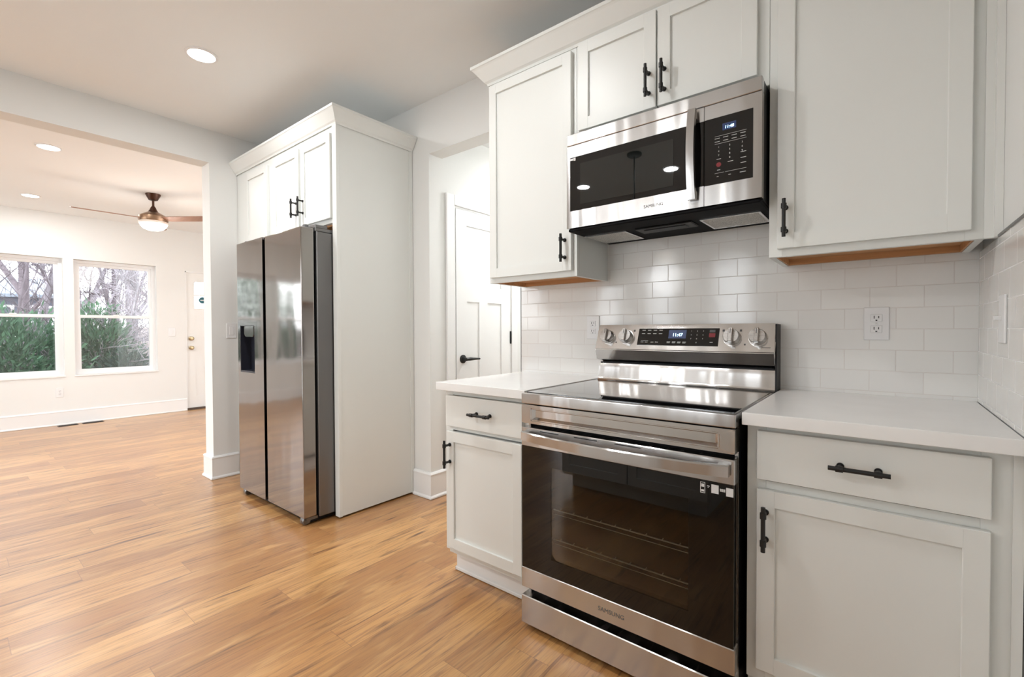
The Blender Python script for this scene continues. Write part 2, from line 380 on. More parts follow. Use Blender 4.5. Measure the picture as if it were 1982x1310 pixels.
struct(B(HX0 - 0.12, HX1 + 0.12, 0.10, 2.6, 2.55, 2.65).build('ceiling_hall', 'ceil', smooth=0))
struct(wall_with_holes('y', 0.0, 0.12, XL - 0.02, XW + 0.12, 0, 2.75, [(HX0, HX1, -0.01, HZ)]).build('wall_back', 'wall', smooth=0))
struct(B(XW, XW + 0.12, YB, 0.12, 0, 2.75).build('wall_right', 'wall', smooth=0))
struct(wall_with_holes('x', XLT, XL, YB, 0.12, 0, 2.75, [(-3.9, -0.765, -0.01, ZH)]).build('wall_left', 'wall', smooth=0))
WIN = [(-1.02, -0.18), (-1.955, -1.115), (-2.89, -2.05), (-3.825, -2.985)]
DY0, DY1 = 0.158, 1.06
struct(wall_with_holes('x', XF - 0.16, XF, YB, YLW + 0.1, 0, 2.7, [(a, b, 0.60, 2.05) for a, b in WIN] + [(DY0, DY1, -0.01, 2.012)]).build('wall_far', 'wall', smooth=0))
struct(B(XF - 0.1, XLT, YLW, YLW + 0.1, 0, 2.7).build('wall_living_side', 'wall', smooth=0))
ADDED_WIN = [(-2.75, -2.25, 0.05, 2.2), (-1.85, -1.35, 0.05, 2.2), (-0.85, -0.30, 0.05, 2.2), (-6.6, -5.0, 0.1, 2.2), (-4.8, -3.3, 0.1, 2.2)]  # unseen rear windows, added for daylight and upright streaks in the steel
struct(wall_with_holes('y', YB - 0.14, YB, XF - 0.1, XW + 0.12, 0, 2.75, ADDED_WIN).build('wall_rear', 'wall', smooth=0))
struct(B(HX0 - 0.12, HX0, 0.12, 2.6, 0, 2.65).build('wall_hall_left', 'wall', smooth=0))
struct(B(HX1, HX1 + 0.10, 0.12, 2.6, 0, 2.65).build('wall_hall_right', 'wall', smooth=0))
struct(B(HX0 - 0.12, HX1 + 0.12, 2.5, 2.6, 0, 2.65).build('wall_hall_end', 'wall', smooth=0))
# baseboards (board + cap bead + shoe)
BP = [(0, 0.002), (0.024, 0.002), (0.024, 0.012), (0.016, 0.022), (0.015, 0.022), (0.015, 0.158), (0.018, 0.160), (0.018, 0.166), (0.010, 0.176), (0, 0.178)]
def baseboard(name, path): struct(MB().sweep(path, BP).build(name, 'trim', smooth=25))
baseboard('baseboard_left', [(XLT, 0.1), (XLT, -0.765), (XL, -0.765), (XL, -0.59)])
baseboard('baseboard_far', [(XF, YB), (XF, DY0 - 0.002)])
baseboard('baseboard_hall', [(-1.476, 0.0), (HX0, 0.0), (HX0, 0.145)])
baseboard('baseboard_right', [(XW, -0.68), (XW, YB)])
baseboard('baseboard_rear', [(XW, YB), (XL, YB)])
# ------------------------------------------------------------------ windows (vinyl double-hung, recessed in drywall returns)
def window(n, a0, a1):
    o = bpy.data.objects.new('window_%d' % n, None); COL.objects.link(o); o['kind'] = 'structure'
    o.location = (XF - 0.1, (a0 + a1) / 2, 0.60)
    z0, z1, zm = 0.60, 2.05, 1.338
    xo = XF - 0.085; f = 0.034
    mb = MB().box(xo - 0.06, xo, a0, a0 + f, z0, z1).box(xo - 0.06, xo, a1 - f, a1, z0, z1).box(xo - 0.06, xo, a0 + f, a1 - f, z1 - f, z1).box(xo - 0.06, xo, a0 + f, a1 - f, z0, z0 + f)
    mb.build('window_frame', 'vinyl', o, smooth=0)
    B(XF - 0.10, XF + 0.012, a0 - 0.008, a1 + 0.008, z0 - 0.014, z0 + 0.006, bev=0.003).build('window_sill', 'trim', o, smooth=0)
    def sash(nm, zz0, zz1, x, scr):
        r = 0.036; i0, i1 = a0 + f, a1 - f
        m = MB().box(x - 0.03, x, i0, i0 + r, zz0, zz1).box(x - 0.03, x, i1 - r, i1, zz0, zz1).box(x - 0.03, x, i0 + r, i1 - r, zz0, zz0 + r).box(x - 0.03, x, i0 + r, i1 - r, zz1 - r, zz1)
        s_ = m.build('sash', 'vinyl', o, smooth=0)
        B(x - 0.018, x - 0.014, i0 + r, i1 - r, zz0 + r, zz1 - r).build('pane', 'pane', s_, smooth=0)
        if scr:
            MB().quad((x - 0.04, i0 + 0.01, zz0 + 0.01), (x - 0.04, i1 - 0.01, zz0 + 0.01), (x - 0.04, i1 - 0.01, zz1 - 0.01), (x - 0.04, i0 + 0.01, zz1 - 0.01)).build('insect_screen', 'screen', o, smooth=0)
    sash('lower', z0 + f, zm + 0.022, xo - 0.002, True)
    sash('upper', zm - 0.018, z1 - f, xo - 0.03, False)
    B(xo - 0.004, xo + 0.008, (a0 + a1) / 2 - 0.03, (a0 + a1) / 2 + 0.03, zm + 0.018, zm + 0.03).build('sash_lock', 'vinyl', o, smooth=0)
for i, (a, b) in enumerate(WIN): window(i + 1, a, b)
for i, (a, b, z0, z1) in enumerate(ADDED_WIN):
    o = bpy.data.objects.new('window_%d' % (i + 5), None); COL.objects.link(o); o['kind'] = 'structure'; o.location = ((a + b) / 2, YB - 0.08, z0)
    m = MB(); f = 0.05; zm = (z0 + z1) / 2
    m.box(a, a + f, YB - 0.1, YB - 0.05, z0, z1).box(b - f, b, YB - 0.1, YB - 0.05, z0, z1).box(a, b, YB - 0.1, YB - 0.05, z0, z0 + f).box(a, b, YB - 0.1, YB - 0.05, z1 - f, z1).box(a, b, YB - 0.1, YB - 0.05, zm - 0.03, zm + 0.03)
    m.build('window_frame', 'vinyl', o, smooth=0)
    B(a + f, b - f, YB - 0.082, YB - 0.078, z0 + f, z1 - f).build('pane', 'pane', o, smooth=0)
def portal(loc, rot, sx_, sy_):
    l = bpy.data.lights.new('window_portal', 'AREA'); l.shape = 'RECTANGLE'; l.size = sx_; l.size_y = sy_; l.cycles.is_portal = True
    o = bpy.data.objects.new('window_portal', l); COL.objects.link(o); o.location = loc; o.rotation_euler = rot
for a, b in WIN: portal((XF - 0.2, (a + b) / 2, 1.325), (0, -PI / 2, 0), 1.45, b - a)
for a, b, z0, z1 in ADDED_WIN: portal(((a + b) / 2, YB - 0.16, (z0 + z1) / 2), (PI / 2, 0, 0), b - a, z1 - z0)
# ------------------------------------------------------------------ doors
def panel_slab(mb, y0, y1, z0, z1, x, t, panels, dep, sgn=1):
    """door slab in the yz plane, face at x (+x side), recessed panels"""
    ys = sorted({y0, y1, *[p[0] for p in panels], *[p[1] for p in panels]}); zs = sorted({z0, z1, *[p[2] for p in panels], *[p[3] for p in panels]})
    for a, b in zip(ys, ys[1:]):
        for c, d in zip(zs, zs[1:]):
            ym, zm = (a + b) / 2, (c + d) / 2
            rec = any(p[0] < ym < p[1] and p[2] < zm < p[3] for p in panels)
            mb.box(x - t, x - (dep if rec else 0), a, b, c, d)
    return mb
# hall door on the hall's left wall
hd = bpy.data.objects.new('door_2', None); COL.objects.link(hd); hd['kind'] = 'structure'; hd.location = (HX0, 0.53, 0)
cx0 = HX0; cs = HX0 + 0.018
MB().box(cx0, cs, 0.145, 0.222, 0, 2.105, bev=0.003).box(cx0, cs, 0.862, 0.938, 0, 2.105, bev=0.003).box(cx0, cs, 0.222, 0.862, 2.03, 2.105, bev=0.003).build('casing', 'trim', hd, smooth=0)
MB().box(cx0 - 0.004, cx0 + 0.006, 0.222, 0.236, 0, 2.03).box(cx0 - 0.004, cx0 + 0.006, 0.849, 0.862, 0, 2.03).box(cx0 - 0.004, cx0 + 0.006, 0.236, 0.849, 2.018, 2.03).build('jamb', 'trim', hd, smooth=0)
panel_slab(MB(), 0.239, 0.845, 0.01, 2.012, HX0 + 0.011, 0.03, [(0.347, 0.735, 1.472, 1.907), (0.347, 0.478, 0.20, 1.353), (0.572, 0.735, 0.20, 1.353)], 0.007).build('slab', 'trim', hd, smooth=0)
MB().lathe([(0.031, 0), (0.031, 0.006), (0.024, 0.010), (0.013, 0.011), (0.012, 0.045)], (HX0 + 0.011, 0.300, 0.935), 'x', 28).tube([(HX0 + 0.054, 0.292, 0.935), (HX0 + 0.056, 0.335, 0.936), (HX0 + 0.054, 0.36, 0.935), (HX0 + 0.054, 0.425, 0.933), (HX0 + 0.052, 0.437, 0.932)], [0.011, 0.013, 0.011, 0.007, 0.006], 12).build('lever_handle', 'blackmat', hd)
for zz in (1.80, 1.084, 0.25):
    MB().tube([(HX0 + 0.014, 0.849, zz - 0.05), (HX0 + 0.014, 0.849, zz + 0.05)], 0.0075, 10).build('hinge', 'blackmat', hd)
# front door in the far wall
fd = bpy.data.objects.new('door_1', None); COL.objects.link(fd); fd['kind'] = 'structure'; fd.location = (XF, 0.6, 0)
xs = XF - 0.02
LY = [0.275, 0.46, 0.64, 0.82]
mb = MB()
panel_slab(mb, DY0 + 0.012, DY1 - 0.012, 0.03, 1.44, xs, 0.04, [(0.28, 0.585, 0.2, 1.38), (0.63, 0.94, 0.2, 1.38)], 0.006)
mb.box(xs - 0.04, xs, DY0 + 0.012, 0.275, 1.44, 2.0).box(xs - 0.04, xs, 0.945, DY1 - 0.012, 1.44, 2.0).box(xs - 0.04, xs, 0.275, 0.945, 1.87, 2.0).box(xs - 0.04, xs, 0.275, 0.945, 1.44, 1.48)
mb.box(xs - 0.03, xs - 0.004, 0.275, 0.945, 1.665, 1.685)
for y in (0.49, 0.72): mb.box(xs - 0.03, xs - 0.004, y - 0.01, y + 0.01, 1.48, 1.87)
mb.build('slab', 'doorpaint', fd, smooth=0)
B(xs - 0.022, xs - 0.018, 0.275, 0.945, 1.48, 1.87).build('pane', 'pane', fd, smooth=0)
MB().box(XF - 0.12, XF - 0.002, DY0, DY0 + 0.012, 0, 2.012).box(XF - 0.12, XF - 0.002, DY1 - 0.012, DY1, 0, 2.012).box(XF - 0.12, XF - 0.002, DY0, DY1, 2.0, 2.012).build('jamb', 'trim', fd, smooth=0)
B(XF - 0.14, XF + 0.01, DY0, DY1, 0.0, 0.028).build('threshold', 'vent', fd, smooth=0)
for nm, zz, r in (('deadbolt', 1.041, 0.030), ('door_knob', 0.906, 0.028)):
    MB().lathe([(r, 0), (r, 0.008), (r * .6, 0.014), (r * .55, 0.03), (r * .95, 0.042), (r * .95, 0.054), (r * .5, 0.062)], (xs, 0.222, zz), 'x', 20).build(nm, 'brass', fd)
st = MB().lathe([(0.05, 0), (0.05, 0.002)], (xs - 0.0165, 0.385, 1.604), 'x', 28).build('security_sticker', 'teal', fd); st['label'] = 'round dark teal sticker on the door glass'
MB().box(xs - 0.0144, xs - 0.0138, 0.355, 0.415, 1.598, 1.612).build('sticker_band', 'sticker', st)

# ------------------------------------------------------------------ backsplash tile (structure finish)
tag(MB().box(HX1 + 0.006, XW - 0.0005, -0.008, -0.0003, 0.905, 1.62).build('tile_backsplash', 'tile', smooth=0), 'white glossy subway tile backsplash behind the range, on the back wall', 'backsplash')
tag(MB().box(XW - 0.008, XW - 0.0003, -2.6, -0.0085, 0.9095, 1.384).build('tile_backsplash', 'tile_r', smooth=0), 'white subway tile strip on the right-hand wall with the light switch', 'backsplash')
tag(MB().box(XW - 0.011, XW, -2.6, -0.325, 1.384, 1.390).build('tile_edge_strip', 'fridge_side', smooth=0), 'thin dark strip along the top of the right-wall tile', 'trim strip')
tag(MB().box(HX1 + 0.002, HX1 + 0.006, -0.010, 0.0, 0.905, 1.386).build('tile_edge_strip', 'fridge_side', smooth=0), 'thin dark upright strip at the left end of the back-wall tile', 'trim strip')

# ------------------------------------------------------------------ cabinets
def pull_mesh(c, length, axis, out=0.036):
    """black bar pull: rod, two posts with collars; c = centre of rod on the face plane, facing -y"""
    mb = MB(); x, y, z = c; h = length / 2; p = h * 0.62; ry = y - out
    ends = [(x, ry, z - h), (x, ry, z + h)] if axis == 'z' else [(x - h, ry, z), (x + h, ry, z)]
    mb.tube(ends, 0.0058, 14)
    for s in (-1, 1):
        q = (x, z + s * p) if axis == 'z' else (x + s * p, z)
        mb.tube([(q[0], y + 0.002, q[1]), (q[0], ry, q[1])], 0.0052, 12)
        a = 0.008
        cc = [(q[0], ry, q[1] - a), (q[0], ry, q[1] + a)] if axis == 'z' else [(q[0] - a, ry, q[1]), (q[0] + a, ry, q[1])]
        mb.tube(cc, 0.0082, 14)
        cc = [(q[0], y, q[1]), (q[0], y - 0.004, q[1])]
        mb.tube(cc, 0.0085, 14)
    return mb
def shaker(x0, x1, z0, z1, y, rail=0.052, t=0.02, rec=0.009, flat=False):
    mb = MB(); b = 0.0016
    if flat: return mb.box(x0, x1, y, y + t, z0, z1, bev=0.0025, seg=2)
    mb.box(x0, x0 + rail, y, y + t, z0, z1, bev=b).box(x1 - rail, x1, y, y + t, z0, z1, bev=b)
    mb.box(x0 + rail - .001, x1 - rail + .001, y + 0.0001, y + t, z1 - rail, z1 - 0.0002).box(x0 + rail - .001, x1 - rail + .001, y + 0.0001, y + t, z0 + 0.0002, z0 + rail)
    mb.box(x0 + rail - .002, x1 - rail + .002, y + rec, y + t - .002, z0 + rail - .002, z1 - rail + .002)
    return mb
def add_door(root, x0, x1, z0, z1, y, hx, hz, hl=0.124, rail=0.046):
    d = shaker(x0, x1, z0, z1, y, rail).build('door', 'cab', root, smooth=0)
    pull_mesh((hx, y, hz), hl, 'z').build('handle', 'blackmat', d)['label'] = 'black bar pull handle'
    return d
def add_drawer(root, x0, x1, z0, z1, y, hx, hz, hl=0.124):
    d = shaker(x0, x1, z0, z1, y, flat=True).build('drawer', 'cab', root)
    pull_mesh((hx, y, hz), hl, 'x').build('handle', 'blackmat', d)['label'] = 'black bar pull handle'
    return d
# base cabinets
def base_cabinet(root, x0, x1, ff, toe=True):
    MB().box(x0, x1, -0.59, -0.002, 0.105, 0.872).build('body', 'cab', root, smooth=0)
    y0, y1 = -0.611, -0.59
    fl, fr = ff
    MB().box(x0, fl, y0, y1, 0.13, 0.872, bev=.001).box(fr, x1, y0, y1, 0.13, 0.872, bev=.001).box(fl, fr, y0, y1, 0.85, 0.872).box(fl, fr, y0, y1, 0.69, 0.712).box(fl, fr, y0, y1, 0.13, 0.165).build('face_frame', 'cab', root, smooth=0)
bl = thing('base_cabinet', 'narrow white base cabinet left of the range, one drawer over one door', 'cabinet', (-0.25, -0.3, 0))
base_cabinet(bl, -0.503, -0.006, (-0.455, -0.055))
add_drawer(bl, -0.484, -0.043, 0.708, 0.848, -0.631, -0.25, 0.781)
add_door(bl, -0.480, -0.046, 0.150, 0.684, -0.631, -0.456, 0.585)
MB().box(-0.503, -0.485, -0.535, -0.002, 0.002, 0.13).box(-0.503, -0.006, -0.545, -0.53, 0.002, 0.115).box(-0.509, -0.006, -0.553, -0.545, 0.002, 0.018, bev=0.003).box(-0.506, -0.503, -0.553, -0.1, 0.002, 0.018).build('toe_kick', 'trim', bl, smooth=0)
brr = thing('base_cabinet', 'wide white base cabinet right of the range, one drawer over one door', 'cabinet', (1.05, -0.3, 0))
base_cabinet(brr, 0.771, XW - 0.002, (0.82, 1.25))
add_drawer(brr, 0.799, 1.266, 0.718, 0.856, -0.631, 1.031, 0.790)
add_door(brr, 0.799, 1.266, 0.172, 0.690, -0.631, 0.8225, 0.590)
MB().box(0.773, XW - 0.002, -0.545, -0.53, 0.002, 0.106).build('toe_kick', 'trim', brr, smooth=0)
MB().box(1.300, XW - 0.003, -0.617, -0.611, 0.13, 0.872).build('scribe_strip', 'cab', brr, smooth=0)
# countertops
tag(B(-0.512, -0.003, -0.665, -0.009, 0.8735, 0.909, bev=0.003, seg=2).build('countertop', 'quartz'), 'short white quartz countertop on the cabinet left of the range', 'countertop')
tag(B(0.7665, XW - 0.009, -0.665, -0.009, 0.8735, 0.909, bev=0.003, seg=2).build('countertop', 'quartz'), 'white quartz countertop in the corner right of the range', 'countertop')
# wall cabinets
def wall_body(root, x0, x1, z0, z1, y0=-0.30, fill=True):
    mb = MB().box(x0, x0 + .018, y0 + .02, -0.009, z0, z1).box(x1 - .018, x1, y0 + .02, -0.009, z0, z1).box(x0, x1, y0 + .02, -0.009, z1 - .018, z1).box(x0 + .018, x1 - .018, -0.02, -0.009, z0 + .03, z1)
    mb.build('body', 'cab', root, smooth=0)
def face(root, x0, x1, z0, z1, y, l, r, t, b, mids=()):
    mb = MB().box(x0, x0 + l, y, y + .02, z0, z1, bev=.001).box(x1 - r, x1, y, y + .02, z0, z1, bev=.001).box(x0 + l, x1 - r, y, y + .02, z1 - t, z1).box(x0 + l, x1 - r, y, y + .02, z0, z0 + b)
    for m in mids: mb.box(m - .02, m + .02, y, y + .02, z0 + b, z1 - t)
    mb.build('face_frame', 'cab', root, smooth=0)
def wood_bottom(root, x0, x1, z0, y0=-0.28):
    MB().box(x0 + .018, x1 - .018, y0, -0.03, z0 + .022, z0 + .03).box(x0 + .018, x1 - .018, -0.034, -0.012, z0 + .002, z0 + .022).box(x0 + .019, x0 + .024, y0, -0.034, z0 + .001, z0 + .022).box(x1 - .024, x1 - .019, y0, -0.034, z0 + .001, z0 + .022).box(x0 + .019, x1 - .019, y0 - .0005, y0 + .006, z0 + .001, z0 + .022).build('underside', 'ply', root, smooth=0)['label'] = 'bare plywood underside'
UL = thing('wall_cabinet', 'tall white wall cabinet left of the microwave, single door', 'cabinet', (-0.24, -0.15, 1.38))
wall_body(UL, -0.500, 0.0145, 1.383, 2.40); face(UL, -0.500, 0.0145, 1.383, 2.40, -0.30, 0.03, 0.03, 0.03, 0.04); wood_bottom(UL, -0.500, 0.0145, 1.383)
add_door(UL, -0.486, -0.004, 1.408, 2.372, -0.32, -0.036, 1.506, rail=0.046)
UM = thing('wall_cabinet', 'short white two-door wall cabinet above the microwave', 'cabinet', (0.38, -0.15, 1.97))
wall_body(UM, 0.0155, 0.769, 1.972, 2.40); face(UM, 0.0155, 0.769, 1.972, 2.40, -0.30, 0.03, 0.045, 0.03, 0.04)
MB().box(0.034, 0.747, -0.28, -0.02, 1.985, 1.995).build('underside', 'ply', UM, smooth=0)
add_door(UM, 0.032, 0.380, 2.010, 2.385, -0.32, 0.352, 2.107, rail=0.05)
add_door(UM, 0.386, 0.734, 2.010, 2.385, -0.32, 0.414, 2.104, rail=0.05)
UR = thing('wall_cabinet', 'wide white wall cabinet in the corner right of the microwave, single large door', 'cabinet', (1.03, -0.15, 1.38))
wall_body(UR, 0.770, 1.289, 1.386, 2.40); face(UR, 0.770, 1.289, 1.386, 2.40, -0.30, 0.04, 0.04, 0.03, 0.04); wood_bottom(UR, 0.770, 1.289, 1.386)
add_door(UR, 0.796, 1.261, 1.411, 2.385, -0.32, 0.8215, 1.505, rail=0.05)
MB().box(1.286, 1.3045, -0.306, -0.285, 1.386, 2.40).box(1.3045, XW - 0.0005, -0.322, -0.285, 1.386, 2.40).build('filler_strip', 'cab', UR, smooth=0)
# crown over the wall cabinets
CP = [(0.0, 2.372), (0.004, 2.372), (0.008, 2.382), (0.018, 2.390), (0.058, 2.440), (0.064, 2.446), (0.068, 2.448), (0.068, 2.462), (0.0, 2.462)]
CPu = [(o + (0.0), z + 0.014) for o, z in CP]
tag(MB().sweep([(-0.501, -0.012), (-0.501, -0.3005), (XW - 0.002, -0.3005)], CPu).build('crown_molding', 'cab', smooth=0), 'white crown molding along the top of the wall cabinets above the microwave', 'molding')
# ------------------------------------------------------------------ fridge surround
FS = thing('refrigerator_surround', 'tall white cabinet surround with side panel and three doors over the refrigerator', 'cabinet', (-2.2, -0.28, 0))
MB().box(-1.506, -1.484, -0.575, -0.003, 0.012, 2.392, bev=.001).box(-1.484, -1.4785, -0.03, -0.003, 0.012, 2.38).build('side_panel', 'cab', FS, smooth=0)
MB().box(-1.524, -1.478, -0.578, -0.556, 0.012, 2.392, bev=.001).build('front_stile', 'cab', FS, smooth=0)
MB().box(XL + .004, -1.508, -0.55, -0.003, 1.80, 2.392).build('body', 'cab', FS, smooth=0)
MB().box(XL + .02, -1.53, -0.545, -0.02, 1.790, 1.80).build('underside', 'ply', FS, smooth=0)['label'] = 'dark wood underside above the refrigerator'
MB().box(XL + .004, -1.526, -0.57, -0.55, 1.80, 2.392).build('face_frame', 'cab', FS, smooth=0)
yd = -0.590
for x0, x1, hx in ((-1.887, -1.530, -1.858), (-2.292, -1.918, -1.948), (-2.752, -2.382, None)):
    d = shaker(x0, x1, 1.826, 2.337, yd, 0.046).build('door', 'cab', FS, smooth=0)
    if hx: pull_mesh((hx, yd, 1.945), 0.124, 'z').build('handle', 'blackmat', d)['label'] = 'black bar pull handle'
B(XL + .004, XL + .022, -0.57, -0.003, 0.012, 1.80).build('wall_panel', 'cab', FS, smooth=0)
CPf = [(o * .8, z + .008) for o, z in CP]
MB().sweep([(XL + .001, -0.5755), (-1.4795, -0.5755), (-1.4795, -0.003)], CPf).build('crown_molding', 'cab', FS, smooth=0)

# ------------------------------------------------------------------ refrigerator
FR = thing('refrigerator', 'stainless side-by-side refrigerator with water dispenser in its left door', 'refrigerator', (-1.985, -0.35, 0))
yf = -0.768
MB().box(-2.435, -1.532, -0.676, -0.05, 0.035, 1.732, bev=.004).build('case', 'fridge_side', FR)['label'] = 'dark grey case side'
MB().box(-2.43, -1.537, -0.682, -0.676, 0.05, 1.73).build('door_seal', 'black', FR, smooth=0)
MB().box(-2.40, -1.57, -0.72, -0.10, 0.004, 0.036).build('base_grille', 'black', FR, smooth=0)
for xx in (-2.38, -1.575):
    MB().lathe([(0.022, -0.02), (0.026, -0.012), (0.026, 0.012), (0.022, 0.02)], (xx, -0.742, 0.027), 'x', 20).box(xx - .03, xx + .03, -0.75, -0.68, 0.028, 0.044).build('front_roller', 'fridge_side', FR)
xa, xb, xc, xd_ = -2.445, -2.042, -2.008, -1.539
# right door: one slab with a scooped grip at its top edge
def fdoor(mb, x0, x1, z0, z1): return mb.box(x0, x1, yf, -0.688, z0, z1)
rd = MB(); rd.box(xc, xd_, yf, -0.688, 0.046, 1.748, bev=.006, seg=3).build('door', 'fridge', FR)
ld = MB()
d0, d1, e0, e1 = -2.405, -2.175, 0.862, 1.182
ld.box(xa, d0, yf, -0.688, 0.046, 1.748).box(d1, xb, yf, -0.688, 0.046, 1.748).box(d0, d1, yf, -0.688, e1, 1.748).box(d0, d1, yf, -0.688, 0.046, e0)
LD = ld.build('door', 'fridge', FR, smooth=0); LD['label'] = 'left door with dispenser'
MB().box(d0, d1, -0.70, -0.69, e0, e1).box(d0, d0 + .004, yf + .001, -0.70, e0, e1).box(d1 - .004, d1, yf + .001, -0.70, e0, e1).box(d0, d1, yf + .001, -0.70, e1 - .004, e1).box(d0, d1, yf + .001, -0.70, e0, e0 + .012).build('water_dispenser', 'dispense', LD, smooth=0)
MB().prism([(-2.372, 1.178), (-2.215, 1.178), (-2.215, 1.118), (-2.235, 1.105), (-2.352, 1.105), (-2.372, 1.125)], 'y', -0.757, -0.705, bev=.003).build('dispenser_nozzle', 'fridge', LD)
MB().box(xb + .001, xc - .001, -0.735, -0.688, 0.05, 1.74).build('door_gap', 'black', FR, smooth=0)
MB().box(xb - .012, xb + .0, yf + .012, -0.69, 0.05, 1.746).build('grip_edge', 'black', LD, smooth=0)
for xx in (-2.405, -1.585):
    MB().lathe([(0.017, 0), (0.017, 0.022), (0.013, 0.026)], (xx, -0.715, 1.745), 'z', 20).box(xx - .014, xx + .014, -0.71, -0.64, 1.742, 1.760, bev=.002).box(xx - .03, xx + .046, -0.68, -0.42, 1.732, 1.756, bev=.004).box(xx - .03, xx + .046, -0.68, -0.60, 1.75, 1.775, bev=.005).build('top_hinge', 'fridge_side', FR)

# ------------------------------------------------------------------ range
RG = thing('range', 'stainless steel electric range with black glass oven door and four knobs', 'range', (0.3785, -0.35, 0))
R_ = 0.757
MB().box(0.006, R_ - .006, -0.64, -0.03, 0.035, 0.16).box(0.006, R_ - .006, -0.63, -0.03, 0.13, 0.86).box(0.012, R_ - .012, -0.05, -0.025, 0.8, 1.16).build('body', 'black', RG, smooth=0)
# hollow oven cavity is a dark liner in front of the body
for a_, b_ in ((R_ - .012, R_ - .002), (.002, .012)): B(a_, b_, -0.645, -0.628, 0.03, 0.862).build('front_post', 'steel', RG, smooth=0)
ct = MB().box(0.0, R_, -0.690, -0.642, 0.864, 0.9035, bev=.004, seg=2).box(0, .008, -0.645, -0.085, 0.885, 0.9035).box(R_ - .008, R_, -0.645, -0.085, 0.885, 0.9035).box(0, R_, -0.10, -0.06, 0.885, 0.9035)
ct.build('cooktop_frame', 'steel', RG)
B(.008, R_ - .008, -0.664, -0.098, 0.895, 0.9055).build('cooktop_glass', 'cookglass', RG, smooth=0)['label'] = 'black ceramic glass cooktop'
MB().box(.10, .185, -0.655, -0.645, 0.9055, 0.9058).build('cooktop_print', 'mark', RG, smooth=0)
# front panel with long pressed recess
fp = MB(); x0, x1, z0, z1 = 0.002, R_ - .002, 0.791, 0.861; rx0, rx1, rz0, rz1 = 0.045, 0.712, 0.804, 0.846
o_ = [(x0, z0), (x1, z0), (x1, z1), (x0, z1)]; i_ = [(rx0, rz0), (rx1, rz0), (rx1, rz1), (rx0, rz1)]; j_ = [(rx0 + .012, rz0 + .010), (rx1 - .012, rz0 + .010), (rx1 - .012, rz1 - .006), (rx0 + .012, rz1 - .006)]
yy = -0.690
V = [[fp.bm.verts.new((p[0], y, p[1])) for p in q] for q, y in ((o_, yy), (i_, yy), (j_, yy + .015))]
for A, C in ((V[0], V[1]), (V[1], V[2])):
    for k in range(4): fp.bm.faces.new((A[k], A[(k + 1) % 4], C[(k + 1) % 4], C[k]))
fp.bm.faces.new(V[2])
bk = [fp.bm.verts.new((p[0], -0.645, p[1])) for p in o_]
for k in range(4): fp.bm.faces.new((V[0][k], bk[k], bk[(k + 1) % 4], V[0][(k + 1) % 4]))
fp.bm.faces.new(bk[::-1])
bmesh.ops.bevel(fp.bm, geom=[e for e in fp.bm.edges if all(abs(v.co.y - yy) < 1e-5 for v in e.verts) and not all(v in V[0] for v in e.verts)] , offset=.003, segments=2, affect='EDGES')
fp.build('front_panel', 'steel_p', RG)
# oven door
OD = MB().box(.001, R_ - .001, -0.692, -0.650, 0.703, 0.775, bev=.003).box(.000, R_, -0.692, -0.650, 0.161, 0.238, bev=.003).box(.004, .075, -0.664, -0.652, 0.238, 0.703).box(R_ - .075, R_ - .004, -0.664, -0.652, 0.238, 0.703).build('oven_door', 'steel', RG)
MB().box(.06, R_ - .06, -0.651, -0.646, 0.235, 0.70).box(.07, R_ - .07, -0.6895, -0.6885, 0.2385, 0.7025).bm.free()
gl = MB()
gx0, gx1, gz0, gz1 = 0.135, 0.628, 0.300, 0.640
gy0, gy1 = -0.690, -0.664
gl.box(.003, gx0, gy0, gy1, 0.238, 0.703).box(gx1, R_ - .003, gy0, gy1, 0.238, 0.703).box(gx0, gx1, gy0, gy1, gz1, 0.703).box(gx0, gx1, gy0, gy1, 0.238, gz0)
gl.build('glass_border', 'bglass', OD, smooth=0)['label'] = 'black glass border'
B(gx0, gx1, gy0, gy0 + .004, gz0, gz1).build('window_glass', 'ovenglass', OD, smooth=0)
hp = []
for k in range(25):
    t = k / 24; x = 0.018 + t * 0.726; s = 4 * t * (1 - t); hp.append((x, -0.707 - 0.040 * s ** 0.8))
hb = MB(); prof = [(-.009, -.016), (.009, -.017), (.009, .013), (.004, .017), (-.005, .017), (-.009, .013)]
rings = [[hb.bm.verts.new((x, y + a, 0.747 + b)) for a, b in prof] for x, y in hp]
for A, C in zip(rings, rings[1:]):
    for k in range(len(prof)): hb.bm.faces.new((A[k], A[(k + 1) % len(prof)], C[(k + 1) % len(prof)], C[k]))
hb.bm.faces.new(rings[0]); hb.bm.faces.new(rings[-1])
hb.box(.02, .045, -0.705, -0.69, 0.732, 0.762).box(R_ - .045, R_ - .02, -0.705, -0.69, 0.732, 0.762)
hb.build('handle', 'steel', OD)
for a_, b_ in ((.09, .17), (.235, .325), (.39, .48)): B(a_, b_, -0.6932, -0.6915, 0.7655, 0.7685).build('vent_slot', 'black', OD, smooth=0)
MB().text('SAMSUNG', 0.328, -0.692, 0.192, 0.021).build('maker_lettering', 'markdk', OD, smooth=0)
sk = MB()
def frame(mb, x0, x1, z0, z1, t, y, d=.0006): mb.box(x0, x1, y - d, y, z0, z0 + t).box(x0, x1, y - d, y, z1 - t, z1).box(x0, x0 + t, y - d, y, z0, z1).box(x1 - t, x1, y - d, y, z0, z1)
frame(sk, .662, .676, .666, .698, .0015, gy0); sk.box(.665, .673, gy0 - .0006, gy0, .684, .693).box(.665, .673, gy0 - .0006, gy0, .670, .676)
sk.box(.681, .688, gy0 - .0006, gy0, .688, .690).box(.683, .686, gy0 - .0006, gy0, .684, .686)
sk.box(.693, .713, gy0 - .0006, gy0, .671, .696); sk.box(.733, .752, gy0 - .0006, gy0, .670, .694)
